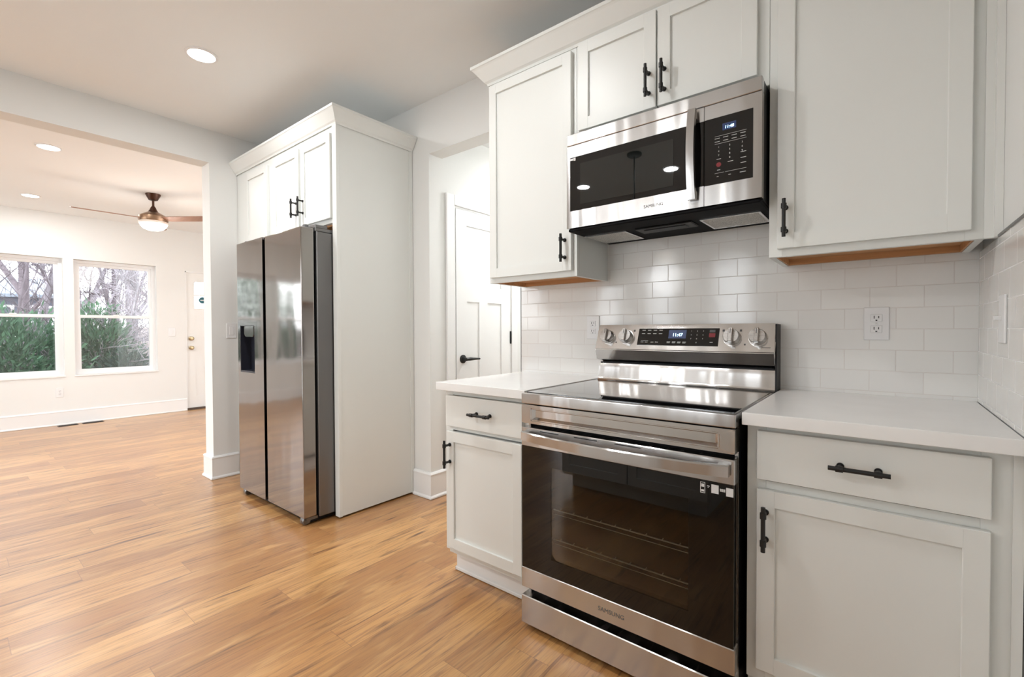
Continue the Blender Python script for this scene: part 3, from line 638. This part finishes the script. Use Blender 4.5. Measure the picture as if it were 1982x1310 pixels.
for k in range(5): sk.box(.7165 + k * .003, .7185 + k * .003, gy0 - .0006, gy0, .680, .688)
sk.build('sticker', 'sticker', OD, smooth=0)['label'] = 'small white label strip on the black glass'
# cavity and racks behind the window
MB().box(gx0 - .03, gx1 + .03, -0.648, -0.644, gz0 - .03, gz1 + .03).bm.free()
def rack(z):
    mb = MB(); a, b = gx0 + .004, gx1 - .004
    mb.tube([(a, -0.676, z), (b, -0.676, z)], .0022, 8).tube([(a, -0.668, z - .02), (b, -0.668, z - .02)], .0012, 8)
    for k in range(9): x = a + (b - a) * (k + .5) / 9; mb.tube([(x, -0.6775, z + .001), (x, -0.666, z + .002)], .0016, 6)
    mb.build('oven_rack', 'rackwire', RG)
MB().box(gx0, gx1, -0.6645, -0.6635, gz0, gz1).build('oven_liner', 'cavity', RG, smooth=0)
rack(0.485); rack(0.375)
# storage drawer, feet
B(0, R_, -0.694, -0.645, 0.022, 0.130, bev=.003).build('storage_drawer', 'steel', RG)
for xx in (0.03, R_ - .03):
    for y in (-0.64, -0.08):
        MB().lathe([(0.022, 0), (0.022, 0.008), (0.012, 0.012), (0.010, 0.036)], (xx, y, 0.0), 'z', 14).build('foot', 'black', RG)
# backguard
BGp = [(-0.025, 0.985), (-0.100, 1.004), (-0.118, 1.052), (-0.072, 1.166), (-0.025, 1.166)]
BG = MB().prism(BGp, 'x', 0.004, 0.760, bev=.003).build('backguard', 'steel_p', RG)
MB().box(0.012, 0.752, -0.075, -0.025, 0.955, 0.99).build('vent_gap', 'black', RG, smooth=0)
MB().prism([(-0.105, 0.904), (-0.098, 0.908), (-0.092, 0.918), (-0.085, 0.965), (-0.080, 0.984), (-0.025, 0.984), (-0.025, 0.904)], 'x', 0.008, 0.758).build('lower_backguard', 'steel_p', RG, smooth=50)
B(0.7585, 0.7645, -0.098, -0.02, 0.905, 1.162).build('end_cap', 'black', RG, smooth=0)
# sloped control face frame: from (-.118,1.052) to (-.072,1.166)
sl = Vector((0, -0.072 + 0.118, 1.166 - 1.052)); sl.normalize(); nrm = Vector((0, -sl.z, sl.y)); base = Vector((0, -0.118, 1.052))
def onface(x, z, out):  # point on the slanted face at height z
    t = (z - 1.052) / sl.z; p = base + sl * t + nrm * out; return (x, p.y, p.z)
def slab_on_face(mb, x0, x1, z0, z1, o0, o1):
    vs = [mb.bm.verts.new(onface(x, z, o)) for o in (o0, o1) for x, z in ((x0, z0), (x1, z0), (x1, z1), (x0, z1))]
    for f in ((0, 1, 2, 3), (7, 6, 5, 4), (0, 4, 5, 1), (1, 5, 6, 2), (2, 6, 7, 3), (3, 7, 4, 0)): mb.bm.faces.new([vs[i] for i in f])
    return mb
CPN = slab_on_face(MB(), 0.212, 0.556, 1.074, 1.147, -.002, .002).build('control_panel', 'bglass', BG, smooth=0)
slab_on_face(MB(), 0.350, 0.425, 1.104, 1.140, .002, .0024).build('display', 'disp', BG, smooth=0)
def face_text(txt, x, z, size, m, parent, name):
    mb = MB().text(txt, 0, 0, 0, size)
    # lay the letters on the slope
    for v in mb.bm.verts:
        lx, ly, lz = v.co; p = onface(x + lx, z, 0.0024); v.co = Vector(p) + sl * lz + nrm * (-ly)
    return mb.build(name, m, parent, smooth=0)
face_text('11:47', 0.366, 1.113, 0.020, 'digit', BG, 'display_digits')
def dash(x, z, wd, h=.0022): slab_on_face(MB(), x, x + wd, z, z + h, .002, .0026).build('panel_marking', 'mark', BG, smooth=0)
for i, z in enumerate((1.138, 1.123)):
    for k in range(4): dash(0.228 + k * .026, z, .015)
for k, x in enumerate((0.228, 0.247, 0.274, 0.294)): dash(x, 1.086, .013); 
for x in (0.346, 0.369, 0.391, 0.413): dash(x, 1.088, .015); dash(x, 1.084, .013, .0015)
dash(0.228, 1.092, .034, .001); dash(0.523, 1.088, .012)
for n_, (cx, cz) in enumerate([(0.446, 1.136), (0.470, 1.136), (0.494, 1.136), (0.446, 1.120), (0.470, 1.120), (0.494, 1.120), (0.446, 1.104), (0.470, 1.104), (0.494, 1.104), (0.470, 1.088)]):
    face_text('1234567890'[n_], cx - .002, cz - .003, 0.0075, 'mark', BG, 'keypad_digit')
slab_on_face(MB(), 0.518, 0.542, 1.110, 1.126, .002, .0026).build('stop_mark', 'red', BG, smooth=0)
slab_on_face(MB(), 0.519, 0.541, 1.130, 1.140, .002, .0026).build('start_mark', 'markdk', BG, smooth=0)
def burner_mark(*a): slab_on_face(MB(), *a, .0002, .0008).build('burner_marking', 'markdk', BG, smooth=0)
for x, z in ((0.108, 1.085), (0.655, 1.083)): burner_mark(x - .003, x + .003, z - .003, z + .003)
for x in (0.128, 0.190, 0.572, 0.636): burner_mark(x - .004, x + .004, 1.134, 1.142)
burner_mark(0.715, 0.745, 1.071, 1.073)
for kx in (0.062, 0.156, 0.607, 0.700):
    kb = MB().lathe([(0.034, 0), (0.034, 0.003), (0.0310, 0.0035), (0.0300, 0.026), (0.028, 0.029)], (0, 0, 0), 'z', 40)
    kb.box(-.008, .008, -.029, .029, 0.024, 0.042, bev=.002)
    xa_ = Vector((1, 0, 0)); c0 = Vector(onface(kx, 1.108, 0.0))
    for v in kb.bm.verts:
        a, b_, h = v.co; v.co = c0 + xa_ * a + sl * b_ + nrm * h
    K = kb.build('knob', 'knob', BG)
    K2 = MB().box(-.0012, .0012, .004, .025, 0.0422, 0.0426)
    for v in K2.bm.verts:
        a, b_, h = v.co; v.co = c0 + xa_ * a + sl * b_ + nrm * h
    K2.build('knob_pointer', 'markdk', BG, smooth=0)

# ------------------------------------------------------------------ microwave
MW = thing('microwave', 'stainless over-the-range microwave with black glass door and keypad', 'microwave', (0.39, -0.2, 1.57))
ym = -0.392; mx0, mx1 = 0.020, 0.764; mz0, mz1 = 1.572, 1.968
MB().box(mx0 + .004, mx1 - .002, ym + .03, -0.010, mz0, mz1 - .001).build('body', 'black', MW, smooth=0)
B(mx0, mx1, ym, ym + .03, 1.9215, mz1, bev=.002).build('vent_strip', 'steel', MW)
DR = MB(); dx1 = 0.582
wx0, wx1, wz0, wz1 = 0.036, dx1 - .001, 1.645, 1.870
DR.box(mx0, dx1, ym, ym + .03, wz1, 1.9185).box(mx0, dx1, ym, ym + .03, mz0 + .002, wz0).box(mx0, wx0, ym, ym + .03, wz0, wz1)
DRo = DR.build('door', 'steel', MW, smooth=0)
MB().box(wx0, wx1, ym + .0006, ym + .02, wz0, wz1).build('door_glass', 'micglass', DRo, smooth=0)
MB().box(0.085, 0.475, ym - .0002, ym + .001, 1.668, 1.838).build('viewing_window', 'micmesh', DRo, smooth=0)
mh = MB(); pts = []
for k in range(15):
    t = k / 14; z = 1.600 + t * 0.315; s = 4 * t * (1 - t); pts.append((z, ym - .020 - 0.020 * s))
rings = [[mh.bm.verts.new((0.547 + a, y + b, z)) for a, b in ((-.015, .006), (-.013, -.006), (.013, -.006), (.015, .006))] for z, y in pts]
for A, C in zip(rings, rings[1:]):
    for k in range(4): mh.bm.faces.new((A[k], A[(k + 1) % 4], C[(k + 1) % 4], C[k]))
mh.bm.faces.new(rings[0]); mh.bm.faces.new(rings[-1])
mh.box(.536, .558, ym - .018, ym + .001, 1.603, 1.63).box(.536, .558, ym - .018, ym + .001, 1.885, 1.912)
mh.build('handle', 'steel', DRo)
MB().text('SAMSUNG', 0.362, ym, 1.604, 0.0165).build('maker_lettering', 'markdk', DRo, smooth=0)
MB().box(.037, .052, ym - .0004, ym + .0006, 1.858, 1.866).box(.054, .063, ym - .0004, ym + .0006, 1.855, 1.867).build('sticker', 'sticker', DRo, smooth=0)
CO = MB().box(dx1 + .002, mx1, ym, ym + .03, 1.871, 1.9185).box(dx1 + .002, mx1, ym, ym + .03, mz0 + .002, 1.643).box(0.738, mx1, ym, ym + .03, 1.643, 1.871).build('control_panel', 'steel', MW, smooth=0)
MB().box(dx1 + .002, 0.738, ym + .0006, ym + .02, 1.643, 1.871).build('keypad_glass', 'bglass', CO, smooth=0)
B(0.643, 0.686, ym - .0002, ym + .001, 1.822, 1.845).build('display', 'disp', CO, smooth=0)
MB().text('11:48', 0.649, ym - .0002, 1.827, 0.0135, shear=.15).build('display_digits', 'digit', CO, smooth=0)
yk = ym + .0006
def md(x, z, wd, h=.0016): B(x, x + wd, yk - .0006, yk, z, z + h).build('panel_marking', 'mark', CO, smooth=0)
md(.618, 1.806, .100, .0007); md(.618, 1.780, .100, .0007); md(.618, 1.680, .03, .0007); md(.652, 1.680, .066, .0007)
for k in range(4):
    for z in (1.798, 1.787): md(.618 + k * .027, z, .016)
for z in (1.735, 1.716, 1.699): md(.700, z, .017)
md(.624, 1.727, .014); md(.660, 1.712, .017); md(.626, 1.690, .010); md(.625, 1.668, .006); md(.662, 1.668, .008); md(.698, 1.668, .018)
for n_ in range(10):
    cx = (.631, .666, .705)[n_ % 3] if n_ < 9 else .666; cz = (1.769, 1.755, 1.741)[n_ // 3] if n_ < 9 else 1.727
    MB().text('1234567890'[n_], cx - .002, yk, cz - .003, .0078).build('keypad_digit', 'mark', CO, smooth=0)
MB().lathe([(.008, -.0006), (.008, 0)], (.631, yk, 1.709), 'y', 20).build('stop_mark', 'red', CO, smooth=0)
# underside
UN = MB().box(mx0 + .004, mx1 - .004, ym + .004, -0.012, mz0 - .012, mz0 + .001, bev=.004).build('underside', 'blackflat', MW)
for x0, x1 in ((0.045, 0.225), (0.540, 0.730)):
    f = MB().box(x0, x1, -0.265, -0.085, mz0 - .0165, mz0 - .012)
    f.build('grease_filter', 'filter', UN, smooth=0)
    g = MB(); t = .008
    g.box(x0 - t, x1 + t, -0.273, -0.265, mz0 - .018, mz0 - .012).box(x0 - t, x1 + t, -0.085, -0.077, mz0 - .018, mz0 - .012).box(x0 - t, x0, -0.265, -0.085, mz0 - .018, mz0 - .012).box(x1, x1 + t, -0.265, -0.085, mz0 - .018, mz0 - .012)
    g.build('filter_frame', 'chrome', UN, smooth=0)
MB().box(0.27, 0.50, -0.27, -0.17, mz0 - .018, mz0 - .012, bev=.003).box(.30, .47, -0.245, -0.20, mz0 - .021, mz0 - .017, bev=.002).build('lamp_cover', 'black', UN)

# ------------------------------------------------------------------ outlets and switches
def outlet(name, label, pos, axis, kind='outlet', wd=0.071, ht=0.116, gangs=1, face_=1):
    """plate on wall: axis 'y' faces -y, 'x' faces face_*x"""
    o = thing(name, label, 'outlet' if kind == 'outlet' else 'switch', pos)
    def bx(mb, a0, a1, d0, d1, z0, z1, **k):
        x, y, z = pos
        if axis == 'y': return mb.box(x + a0, x + a1, y - d1, y - d0, z + z0, z + z1, **k)
        return mb.box(x + face_ * d0, x + face_ * d1, y + a0, y + a1, z + z0, z + z1, **k)
    bx(MB(), -wd / 2, wd / 2, 0, .0055, -ht / 2, ht / 2, bev=.002).build('cover_plate', 'white_pl', o, smooth=0)
    if kind == 'outlet':
        for zc in (-.0195, .0195):
            r = MB()
            bx(r, -.0165, .0165, .005, .0078, zc - .0135, zc + .0135, bev=.002)
            R = r.build('receptacle', 'white_pl', o, smooth=0)
            s = MB(); bx(s, -.0075, -.005, .0075, .0082, zc - .002, zc + .008); bx(s, .005, .0075, .0075, .0082, zc - .001, zc + .007); bx(s, -.0025, .0025, .0075, .0082, zc - .010, zc - .006)
            s.build('slots', 'slot', R, smooth=0)
        s = MB(); bx(s, -.002, .002, .005, .0062, -.002, .002); s.build('screw', 'chrome', o, smooth=0)
    elif kind == 'toggle':
        for g_ in range(gangs):
            c = (g_ - (gangs - 1) / 2) * .046
            s = MB(); bx(s, c - .005, c + .005, .005, .019, -.003, .008, bev=.001); s.build('toggle', 'white_pl', o, smooth=0)
    else:
        s = MB(); bx(s, -.0165, .0165, .005, .0085, -.033, .033, bev=.0015); s.build('rocker', 'white_pl', o, smooth=0)
    return o
outlet('wall_outlet', 'white duplex outlet on the backsplash right of the range', (1.0575, -0.008, 1.161), 'y')
outlet('wall_outlet', 'white duplex outlet on the backsplash left of the range', (-0.064, -0.008, 1.155), 'y')
outlet('wall_outlet', 'white duplex outlet low on the far wall under the windows', (XF, -1.165, 0.40), 'x')
outlet('light_switch', 'white toggle switch plate on the tiled right-hand wall', (XW - .008, -0.405, 1.166), 'x', 'toggle', wd=0.075, ht=0.122, face_=-1)
outlet('light_switch', 'white switch plate on the wall end left of the refrigerator', (XL, -0.628, 1.147), 'x', 'rocker')
outlet('light_switch', 'white switch plate on the far wall beside the front door', (XF, -0.012, 1.136), 'x', 'rocker', wd=0.085)
# floor registers
for (y0, y1), lb in (((-1.20, -1.02), 'long dark floor register below the gap between the windows'), ((-0.98, -0.78), 'dark floor register nearer the front door, by the far baseboard')):
    o = thing('floor_register', lb, 'vent', (XF + .09, (y0 + y1) / 2, 0))
    MB().box(XF + .04, XF + .14, y0, y1, 0.0, 0.004).build('frame', 'vent', o, smooth=0)
    g = MB()
    for k in range(8): g.box(XF + .048 + k * .011, XF + .054 + k * .011, y0 + .01, y1 - .01, 0.004, 0.006)
    g.build('grille', 'black', o, smooth=0)

# ------------------------------------------------------------------ ceiling lights
def recessed(x, y, z, label, group='recessed ceiling lights', power=LAMP_W):
    o = thing('recessed_light', label, 'ceiling light', (x, y, z), group)
    MB().lathe([(0.078, 0.0), (0.078, -0.004), (0.066, -0.007), (0.064, -0.002)], (x, y, z), 'z', 40, cap=False).build('trim_ring', 'white_pl', o)
    MB().lathe([(0.065, -0.001), (0.064, -0.0035)], (x, y, z), 'z', 40).build('lens', 'lens', o)
    l = bpy.data.lights.new('lamp_glow', 'AREA'); l.shape = 'DISK'; l.size = 0.125; l.energy = power; l.color = (0.975, 0.985, 0.99)
    lo = bpy.data.objects.new('lamp_glow', l); COL.objects.link(lo); lo.parent = o; lo.location = (0, 0, -0.012)
recessed(-1.893, -1.139, ZC, 'bright round recessed light in the kitchen ceiling')
recessed(-4.02, -1.52, ZL, 'round recessed light in the living room ceiling, nearer the kitchen', power=LAMP_W * 1.1)
recessed(-5.967, -1.45, ZL, 'round recessed light in the living room ceiling, nearer the windows', power=LAMP_W * 1.1)
recessed(-0.51, -3.10, ZC, 'recessed light seen mirrored at right in the microwave door')
recessed(-1.44, -3.06, ZC, 'recessed light seen mirrored at left in the microwave door')
recessed(-0.35, -1.20, ZC, 'recessed kitchen light above the frame, in front of the range')
recessed(-4.02, -3.6, ZL, 'recessed living room light left of the frame', power=LAMP_W * 1.1)
hl = thing('hall_light', 'flush ceiling light in the hall beyond the header', 'ceiling light', (-0.92, 1.2, 2.55))
MB().lathe([(0.11, 0.0), (0.115, -0.012), (0.09, -0.05), (0.04, -0.07), (0.005, -0.074)], (-0.92, 1.2, 2.55), 'z', 32).build('shade', 'lens', hl)
l = bpy.data.lights.new('lamp_glow', 'AREA'); l.shape = 'DISK'; l.size = 0.2; l.energy = LAMP_W * 2.0; l.color = (0.975, 0.985, 0.99)
lo = bpy.data.objects.new('lamp_glow', l); COL.objects.link(lo); lo.parent = hl; lo.location = (0, 0, -0.085)
# ------------------------------------------------------------------ ceiling fan
fx, fy = -4.93, -0.643
CF = thing('ceiling_fan', 'bronze ceiling fan with lit opal bowl in the living room', 'ceiling fan', (fx, fy, ZL))
MB().lathe([(0.066, 0), (0.066, -0.010), (0.040, -0.062), (0.022, -0.068)], (fx, fy, ZL), 'z', 28).build('canopy', 'bronze', CF)
MB().tube([(fx, fy, ZL - .06), (fx, fy, ZL - .15)], 0.0105, 14).build('downrod', 'bronze', CF)
MB().lathe([(0.012, -0.125), (0.022, -0.14), (0.032, -0.165), (0.045, -0.188), (0.050, -0.19)], (fx, fy, ZL), 'z', 32).build('yoke_cover', 'bronze', CF)
MB().lathe([(0.045, -0.188), (0.075, -0.205), (0.122, -0.232), (0.129, -0.240), (0.129, -0.274), (0.122, -0.290), (0.10, -0.296)], (fx, fy, ZL), 'z', 40).build('motor_housing', 'bronze_lt', CF)
MB().lathe([(0.120, -0.288), (0.128, -0.294), (0.127, -0.312), (0.118, -0.316)], (fx, fy, ZL), 'z', 40).build('glass_rim', 'bowl_rim', CF)
MB().lathe([(0.120, -0.314), (0.112, -0.336), (0.090, -0.362), (0.055, -0.378), (0.004, -0.384)], (fx, fy, ZL), 'z', 40).build('light_bowl', 'bowl', CF)
for az in (-90, 38, 160):
    a = math.radians(az); d = Vector((math.cos(a), math.sin(a), 0)); t = Vector((-d.y, d.x, 0)); tilt = math.radians(13)
    wv = t * math.cos(tilt) + Vector((0, 0, 1)) * (-math.sin(tilt)); nv = d.cross(wv)
    mb = MB(); c0 = Vector((fx, fy, ZL - 0.262))
    out = [(0.10, -.035), (0.16, -.050), (0.60, -.056), (0.632, -.048), (0.64, -.03), (0.64, .03), (0.632, .048), (0.60, .056), (0.16, .050), (0.10, .035)]
    top = [mb.bm.verts.new(c0 + d * p + wv * q + nv * .003) for p, q in out]; bot = [mb.bm.verts.new(c0 + d * p + wv * q - nv * .003) for p, q in out]
    mb.bm.faces.new(top); mb.bm.faces.new(bot[::-1])
    for k in range(len(out)): mb.bm.faces.new((top[k], top[(k + 1) % len(out)], bot[(k + 1) % len(out)], bot[k]))
    mb.build('blade', 'blade', CF, smooth=0)
l = bpy.data.lights.new('lamp_glow', 'POINT'); l.energy = 8; l.shadow_soft_size = 0.22; l.color = (1.0, 0.95, 0.90)
lo = bpy.data.objects.new('lamp_glow', l); COL.objects.link(lo); lo.parent = CF; lo.location = (0, 0, -0.50)
# ------------------------------------------------------------------ seen mirrored in the oven and microwave doors, then an added bounce slab
IS = thing('island_cabinet', 'white shaker island seen mirrored in the oven door glass', 'cabinet', (-0.22, -2.5, 0))
MB().box(-0.74, 0.29, -2.90, -2.14, 0.10, 0.872).box(-0.70, 0.25, -2.82, -2.21, 0.0, 0.10).build('body', 'cab', IS, smooth=0)
for x0, x1 in ((-0.73, -0.23), (-0.22, 0.28)):
    mb = shaker(-x1, -x0, 0.12, 0.85, 0.0, 0.06)
    for v in mb.bm.verts: v.co = Vector((-v.co.x, -v.co.y - 2.118, v.co.z))
    mb.build('door', 'cab', IS, smooth=0)
B(-0.78, 0.33, -2.94, -2.09, 0.873, 0.909, bev=.003).build('worktop', 'quartz', IS)
for px_, py_, lb_ in ((-0.63, -2.54, 'black pendant lamp, its cord mirrored in the microwave door, with an added glowing opal globe'),):
    PN = thing('pendant_lamp', lb_, 'pendant lamp', (px_, py_, ZC))
    MB().lathe([(0.062, 0), (0.062, -0.018), (0.052, -0.026), (0.006, -0.027)], (px_, py_, ZC), 'z', 28).build('canopy', 'cord', PN)
    MB().tube([(px_, py_, ZC - .02), (px_, py_, 2.02)], 0.006, 10).build('stem', 'cord', PN)
    MB().lathe([(0.008, 2.05), (0.03, 2.04), (0.032, 1.99), (0.02, 1.985)], (px_, py_, 0), 'z', 28).build('socket', 'cord', PN)
    MB().lathe([(0.02, 1.99), (0.07, 1.965), (0.098, 1.90), (0.070, 1.825), (0.004, 1.80)], (px_, py_, 0), 'z', 28).build('globe', 'bowl', PN)  # unseen opal globe, added to spread light onto the ceiling
    l = bpy.data.lights.new('lamp_glow', 'POINT'); l.energy = 5; l.shadow_soft_size = 0.16; l.color = (0.975, 0.985, 0.99); l.use_shadow = True
    lo = bpy.data.objects.new('lamp_glow', l); COL.objects.link(lo); lo.parent = PN; lo.location = (0, 0, 1.66 - ZC)
struct(B(-7.2, 2.5, YB - 6, YB - 0.2, -0.2, -0.05).build('bounce_slab', mat('bounce_concrete', (0.62, 0.61, 0.59, 1), 0.9), smooth=0))  # unseen pale slab, added to bounce daylight up onto the ceilings
# ------------------------------------------------------------------ outdoors, seen through the windows
struct(B(-60, XF - 0.3, -40, 40, -0.75, -0.65).build('ground', 'litter', smooth=0))
def shrub(x, y, z0, rx, ry, rz, n, m, label, seed):
    rnd = random.Random(seed); mb = MB()
    for k in range(n):
        while True:
            p = Vector((rnd.uniform(-1, 1), rnd.uniform(-1, 1), rnd.uniform(-1, 1)))
            if 0.25 < p.length < 1: break
        f = 1 + 0.25 * math.sin(p.x * 9 + seed) * math.cos(p.y * 8)
        c = Vector((x + p.x * rx * f, y + p.y * ry * f, z0 + rz + p.z * rz * f))
        d = (p + Vector((rnd.uniform(-.6, .6), rnd.uniform(-.6, .6), rnd.uniform(-.1, .7)))).normalized(); L = rnd.uniform(.07, .17)
        s = d.cross(Vector((rnd.uniform(-1, 1), rnd.uniform(-1, 1), rnd.uniform(-1, 1)))).normalized() * rnd.uniform(.010, .022)
        mb.quad(c, c + d * L * .5 + s, c + d * L, c + d * L * .5 - s)
    o = thing('evergreen_shrub', label, 'shrub', (x, y, z0), 'evergreen shrubs outside the windows')
    mb.build('foliage', m, o, smooth=0)
    st = MB()
    for k in range(9):
        a = rnd.uniform(0, 2 * PI); q = Vector((math.cos(a) * rx * .8, math.sin(a) * ry * .8, rz * 1.6 * rnd.uniform(.5, 1)))
        st.tube([(x, y, z0), Vector((x, y, z0)) + q * .5 + Vector((0, 0, .15)), Vector((x, y, z0)) + q], [.03, .02, .008], 5)
    st.build('stems', 'bark2', o)
shrub(-9.6, -1.55, -0.65, 0.8, 1.0, 1.05, 9000, 'leaf', 'dark green evergreen shrub filling the lower left window', 3)
shrub(-10.2, -0.35, -0.65, 0.7, 0.62, 1.10, 7000, 'leaf', 'green evergreen shrub at the left of the right window', 4)
shrub(-9.4, 0.02, -0.65, 0.45, 0.40, 0.72, 3500, 'leaf2', 'low dark evergreen shrub under the middle of the right window', 5)
shrub(-9.8, -3.6, -0.65, 0.8, 1.4, 1.75, 12000, 'leaf', 'tall evergreen shrub outside the windows left of the frame', 6)
def tree(x, y, h, r, seed, m, label, lean=0.0, depth=5, low=0.15, nb=3, name='bare_tree', cat='tree', grp='bare trees outside the windows', thin=.006):
    rnd = random.Random(seed); mb = MB()
    def grow(p, d, L, r_, lv):
        n = 4; path = [p]; dd = d.copy()
        for k in range(n):
            dd = (dd + Vector((rnd.uniform(-1, 1), rnd.uniform(-1, 1), rnd.uniform(-.6, 1))) * (.10 + .05 * (depth - lv))).normalized(); path.append(path[-1] + dd * L / n)
        tip = r_ * (.6 if lv > 1 else .5)
        mb.tube(path, [r_ + (tip - r_) * k / n for k in range(n + 1)], 6 if lv >= depth - 1 else 4)
        if lv <= 1: return
        for k in range(nb + (2 if lv == depth else 0)):
            t = rnd.uniform(low if lv == depth else .3, 1); i = min(int(t * n), n - 1); q = path[i].lerp(path[i + 1], t * n - i)
            a = rnd.uniform(0, 2 * PI); side = dd.orthogonal().normalized(); side.rotate(Matrix.Rotation(a, 3, dd))
            nd = (dd * rnd.uniform(.5, .9) + side * rnd.uniform(.5, .9) + Vector((0, 0, .15))).normalized()
            grow(q, nd, L * rnd.uniform(.45, .65), max(r_ * rnd.uniform(.36, .52), thin), lv - 1)
    grow(Vector((x, y, -0.65)), Vector((0, lean, 1)).normalized(), h, r, depth)
    o = mb.build(name, m); tag(o, label, cat, grp); return o
tree(-12.5, 0.42, 7.0, 0.085, 11, 'bark', 'pale grey trunk standing right of centre in the right window', nb=4, depth=5)
tree(-14.5, 0.02, 8.0, 0.15, 12, 'bark', 'thick grey trunk behind the middle of the right window', nb=3, depth=6)
tree(-16.0, 1.35, 8.0, 0.09, 13, 'bark', 'slim grey tree at the right edge of the right window', nb=4)
tree(-13.5, -1.15, 7.5, 0.085, 14, 'bark', 'leaning bare tree in the left window', lean=.22, nb=3, depth=6)
tree(-17.0, -0.45, 8.5, 0.13, 15, 'bark2', 'bare tree at the right of the left window', nb=4)
tree(-11.0, 0.36, 2.8, 0.024, 16, 'bark2', 'thin twiggy sapling low in the right window', lean=-.1, nb=5, low=.05)
tree(-10.8, -0.75, 3.0, 0.022, 17, 'bark', 'arching bare sapling between the two windows', lean=.3, nb=5, low=.05)
tree(-19.0, 2.1, 9.0, 0.12, 18, 'bark2', 'far bare tree seen through the right window', nb=4)
tree(-11.5, -1.7, 3.2, 0.024, 19, 'bark2', 'twiggy bare sapling in the left window', lean=.25, nb=5, low=.05)
tree(-15.0, -3.4, 8.0, 0.14, 20, 'bark', 'bare tree outside the windows left of the frame', nb=3)
tree(-12.0, 1.2, 7.0, 0.07, 21, 'bark', 'grey tree seen through the front door glass', nb=4)
tree(-20.0, 0.75, 9.0, 0.10, 22, 'bark2', 'distant slim bare tree in the middle of the right window', nb=4)
tree(-21.0, 3.0, 9.0, 0.12, 23, 'bark', 'distant bare tree at the far right of the right window', nb=4)
tree(-10.9, 0.05, 3.4, 0.022, 24, 'bark', 'crooked bare sapling in the middle of the right window', lean=.1, nb=5, low=.1)
tree(-13.0, 0.62, 4.2, 0.022, 31, 'bark2', 'thin dark sapling at the right of the right window', lean=-.15, nb=5, low=.1, thin=.004)
tree(-12.2, -0.25, 4.0, 0.020, 32, 'bark2', 'thin dark sapling at the left of the right window', lean=.15, nb=5, low=.1, thin=.004)
tree(-12.6, -1.0, 4.2, 0.022, 33, 'bark2', 'thin dark sapling in the middle of the left window', lean=-.2, nb=5, low=.1, thin=.004)
struct(MB().prism([(-60, -0.66), (-14, -0.66), (-17, -0.1), (-22, 0.65), (-60, 1.6)], 'y', -40, 40).build('ground_bank', 'litter', smooth=0))
HS = thing('neighbor_house', 'grey sided neighbour house with pale roof beyond the left window', 'house', (-27, -1.5, -0.65))
MB().box(-31, -26.5, -6.5, 1.35, -0.65, 2.62).build('wall', 'siding', HS, smooth=0)
MB().prism([(-25.9, 2.55), (-25.9, 2.68), (-28.75, 3.55), (-31.6, 2.68), (-31.6, 2.55)], 'y', -7.0, 1.75).build('roof', 'roof', HS, smooth=0)
for yy_ in (-0.55, 0.62):
    f = MB().box(-26.5, -26.42, yy_ - .42, yy_ + .42, 0.9, 2.25).build('window', 'vinyl', HS, smooth=0)
    MB().box(-26.42, -26.40, yy_ - .30, yy_ + .30, 1.0, 1.55).box(-26.42, -26.40, yy_ - .30, yy_ + .30, 1.62, 2.15).build('pane', 'hglass', f, smooth=0)
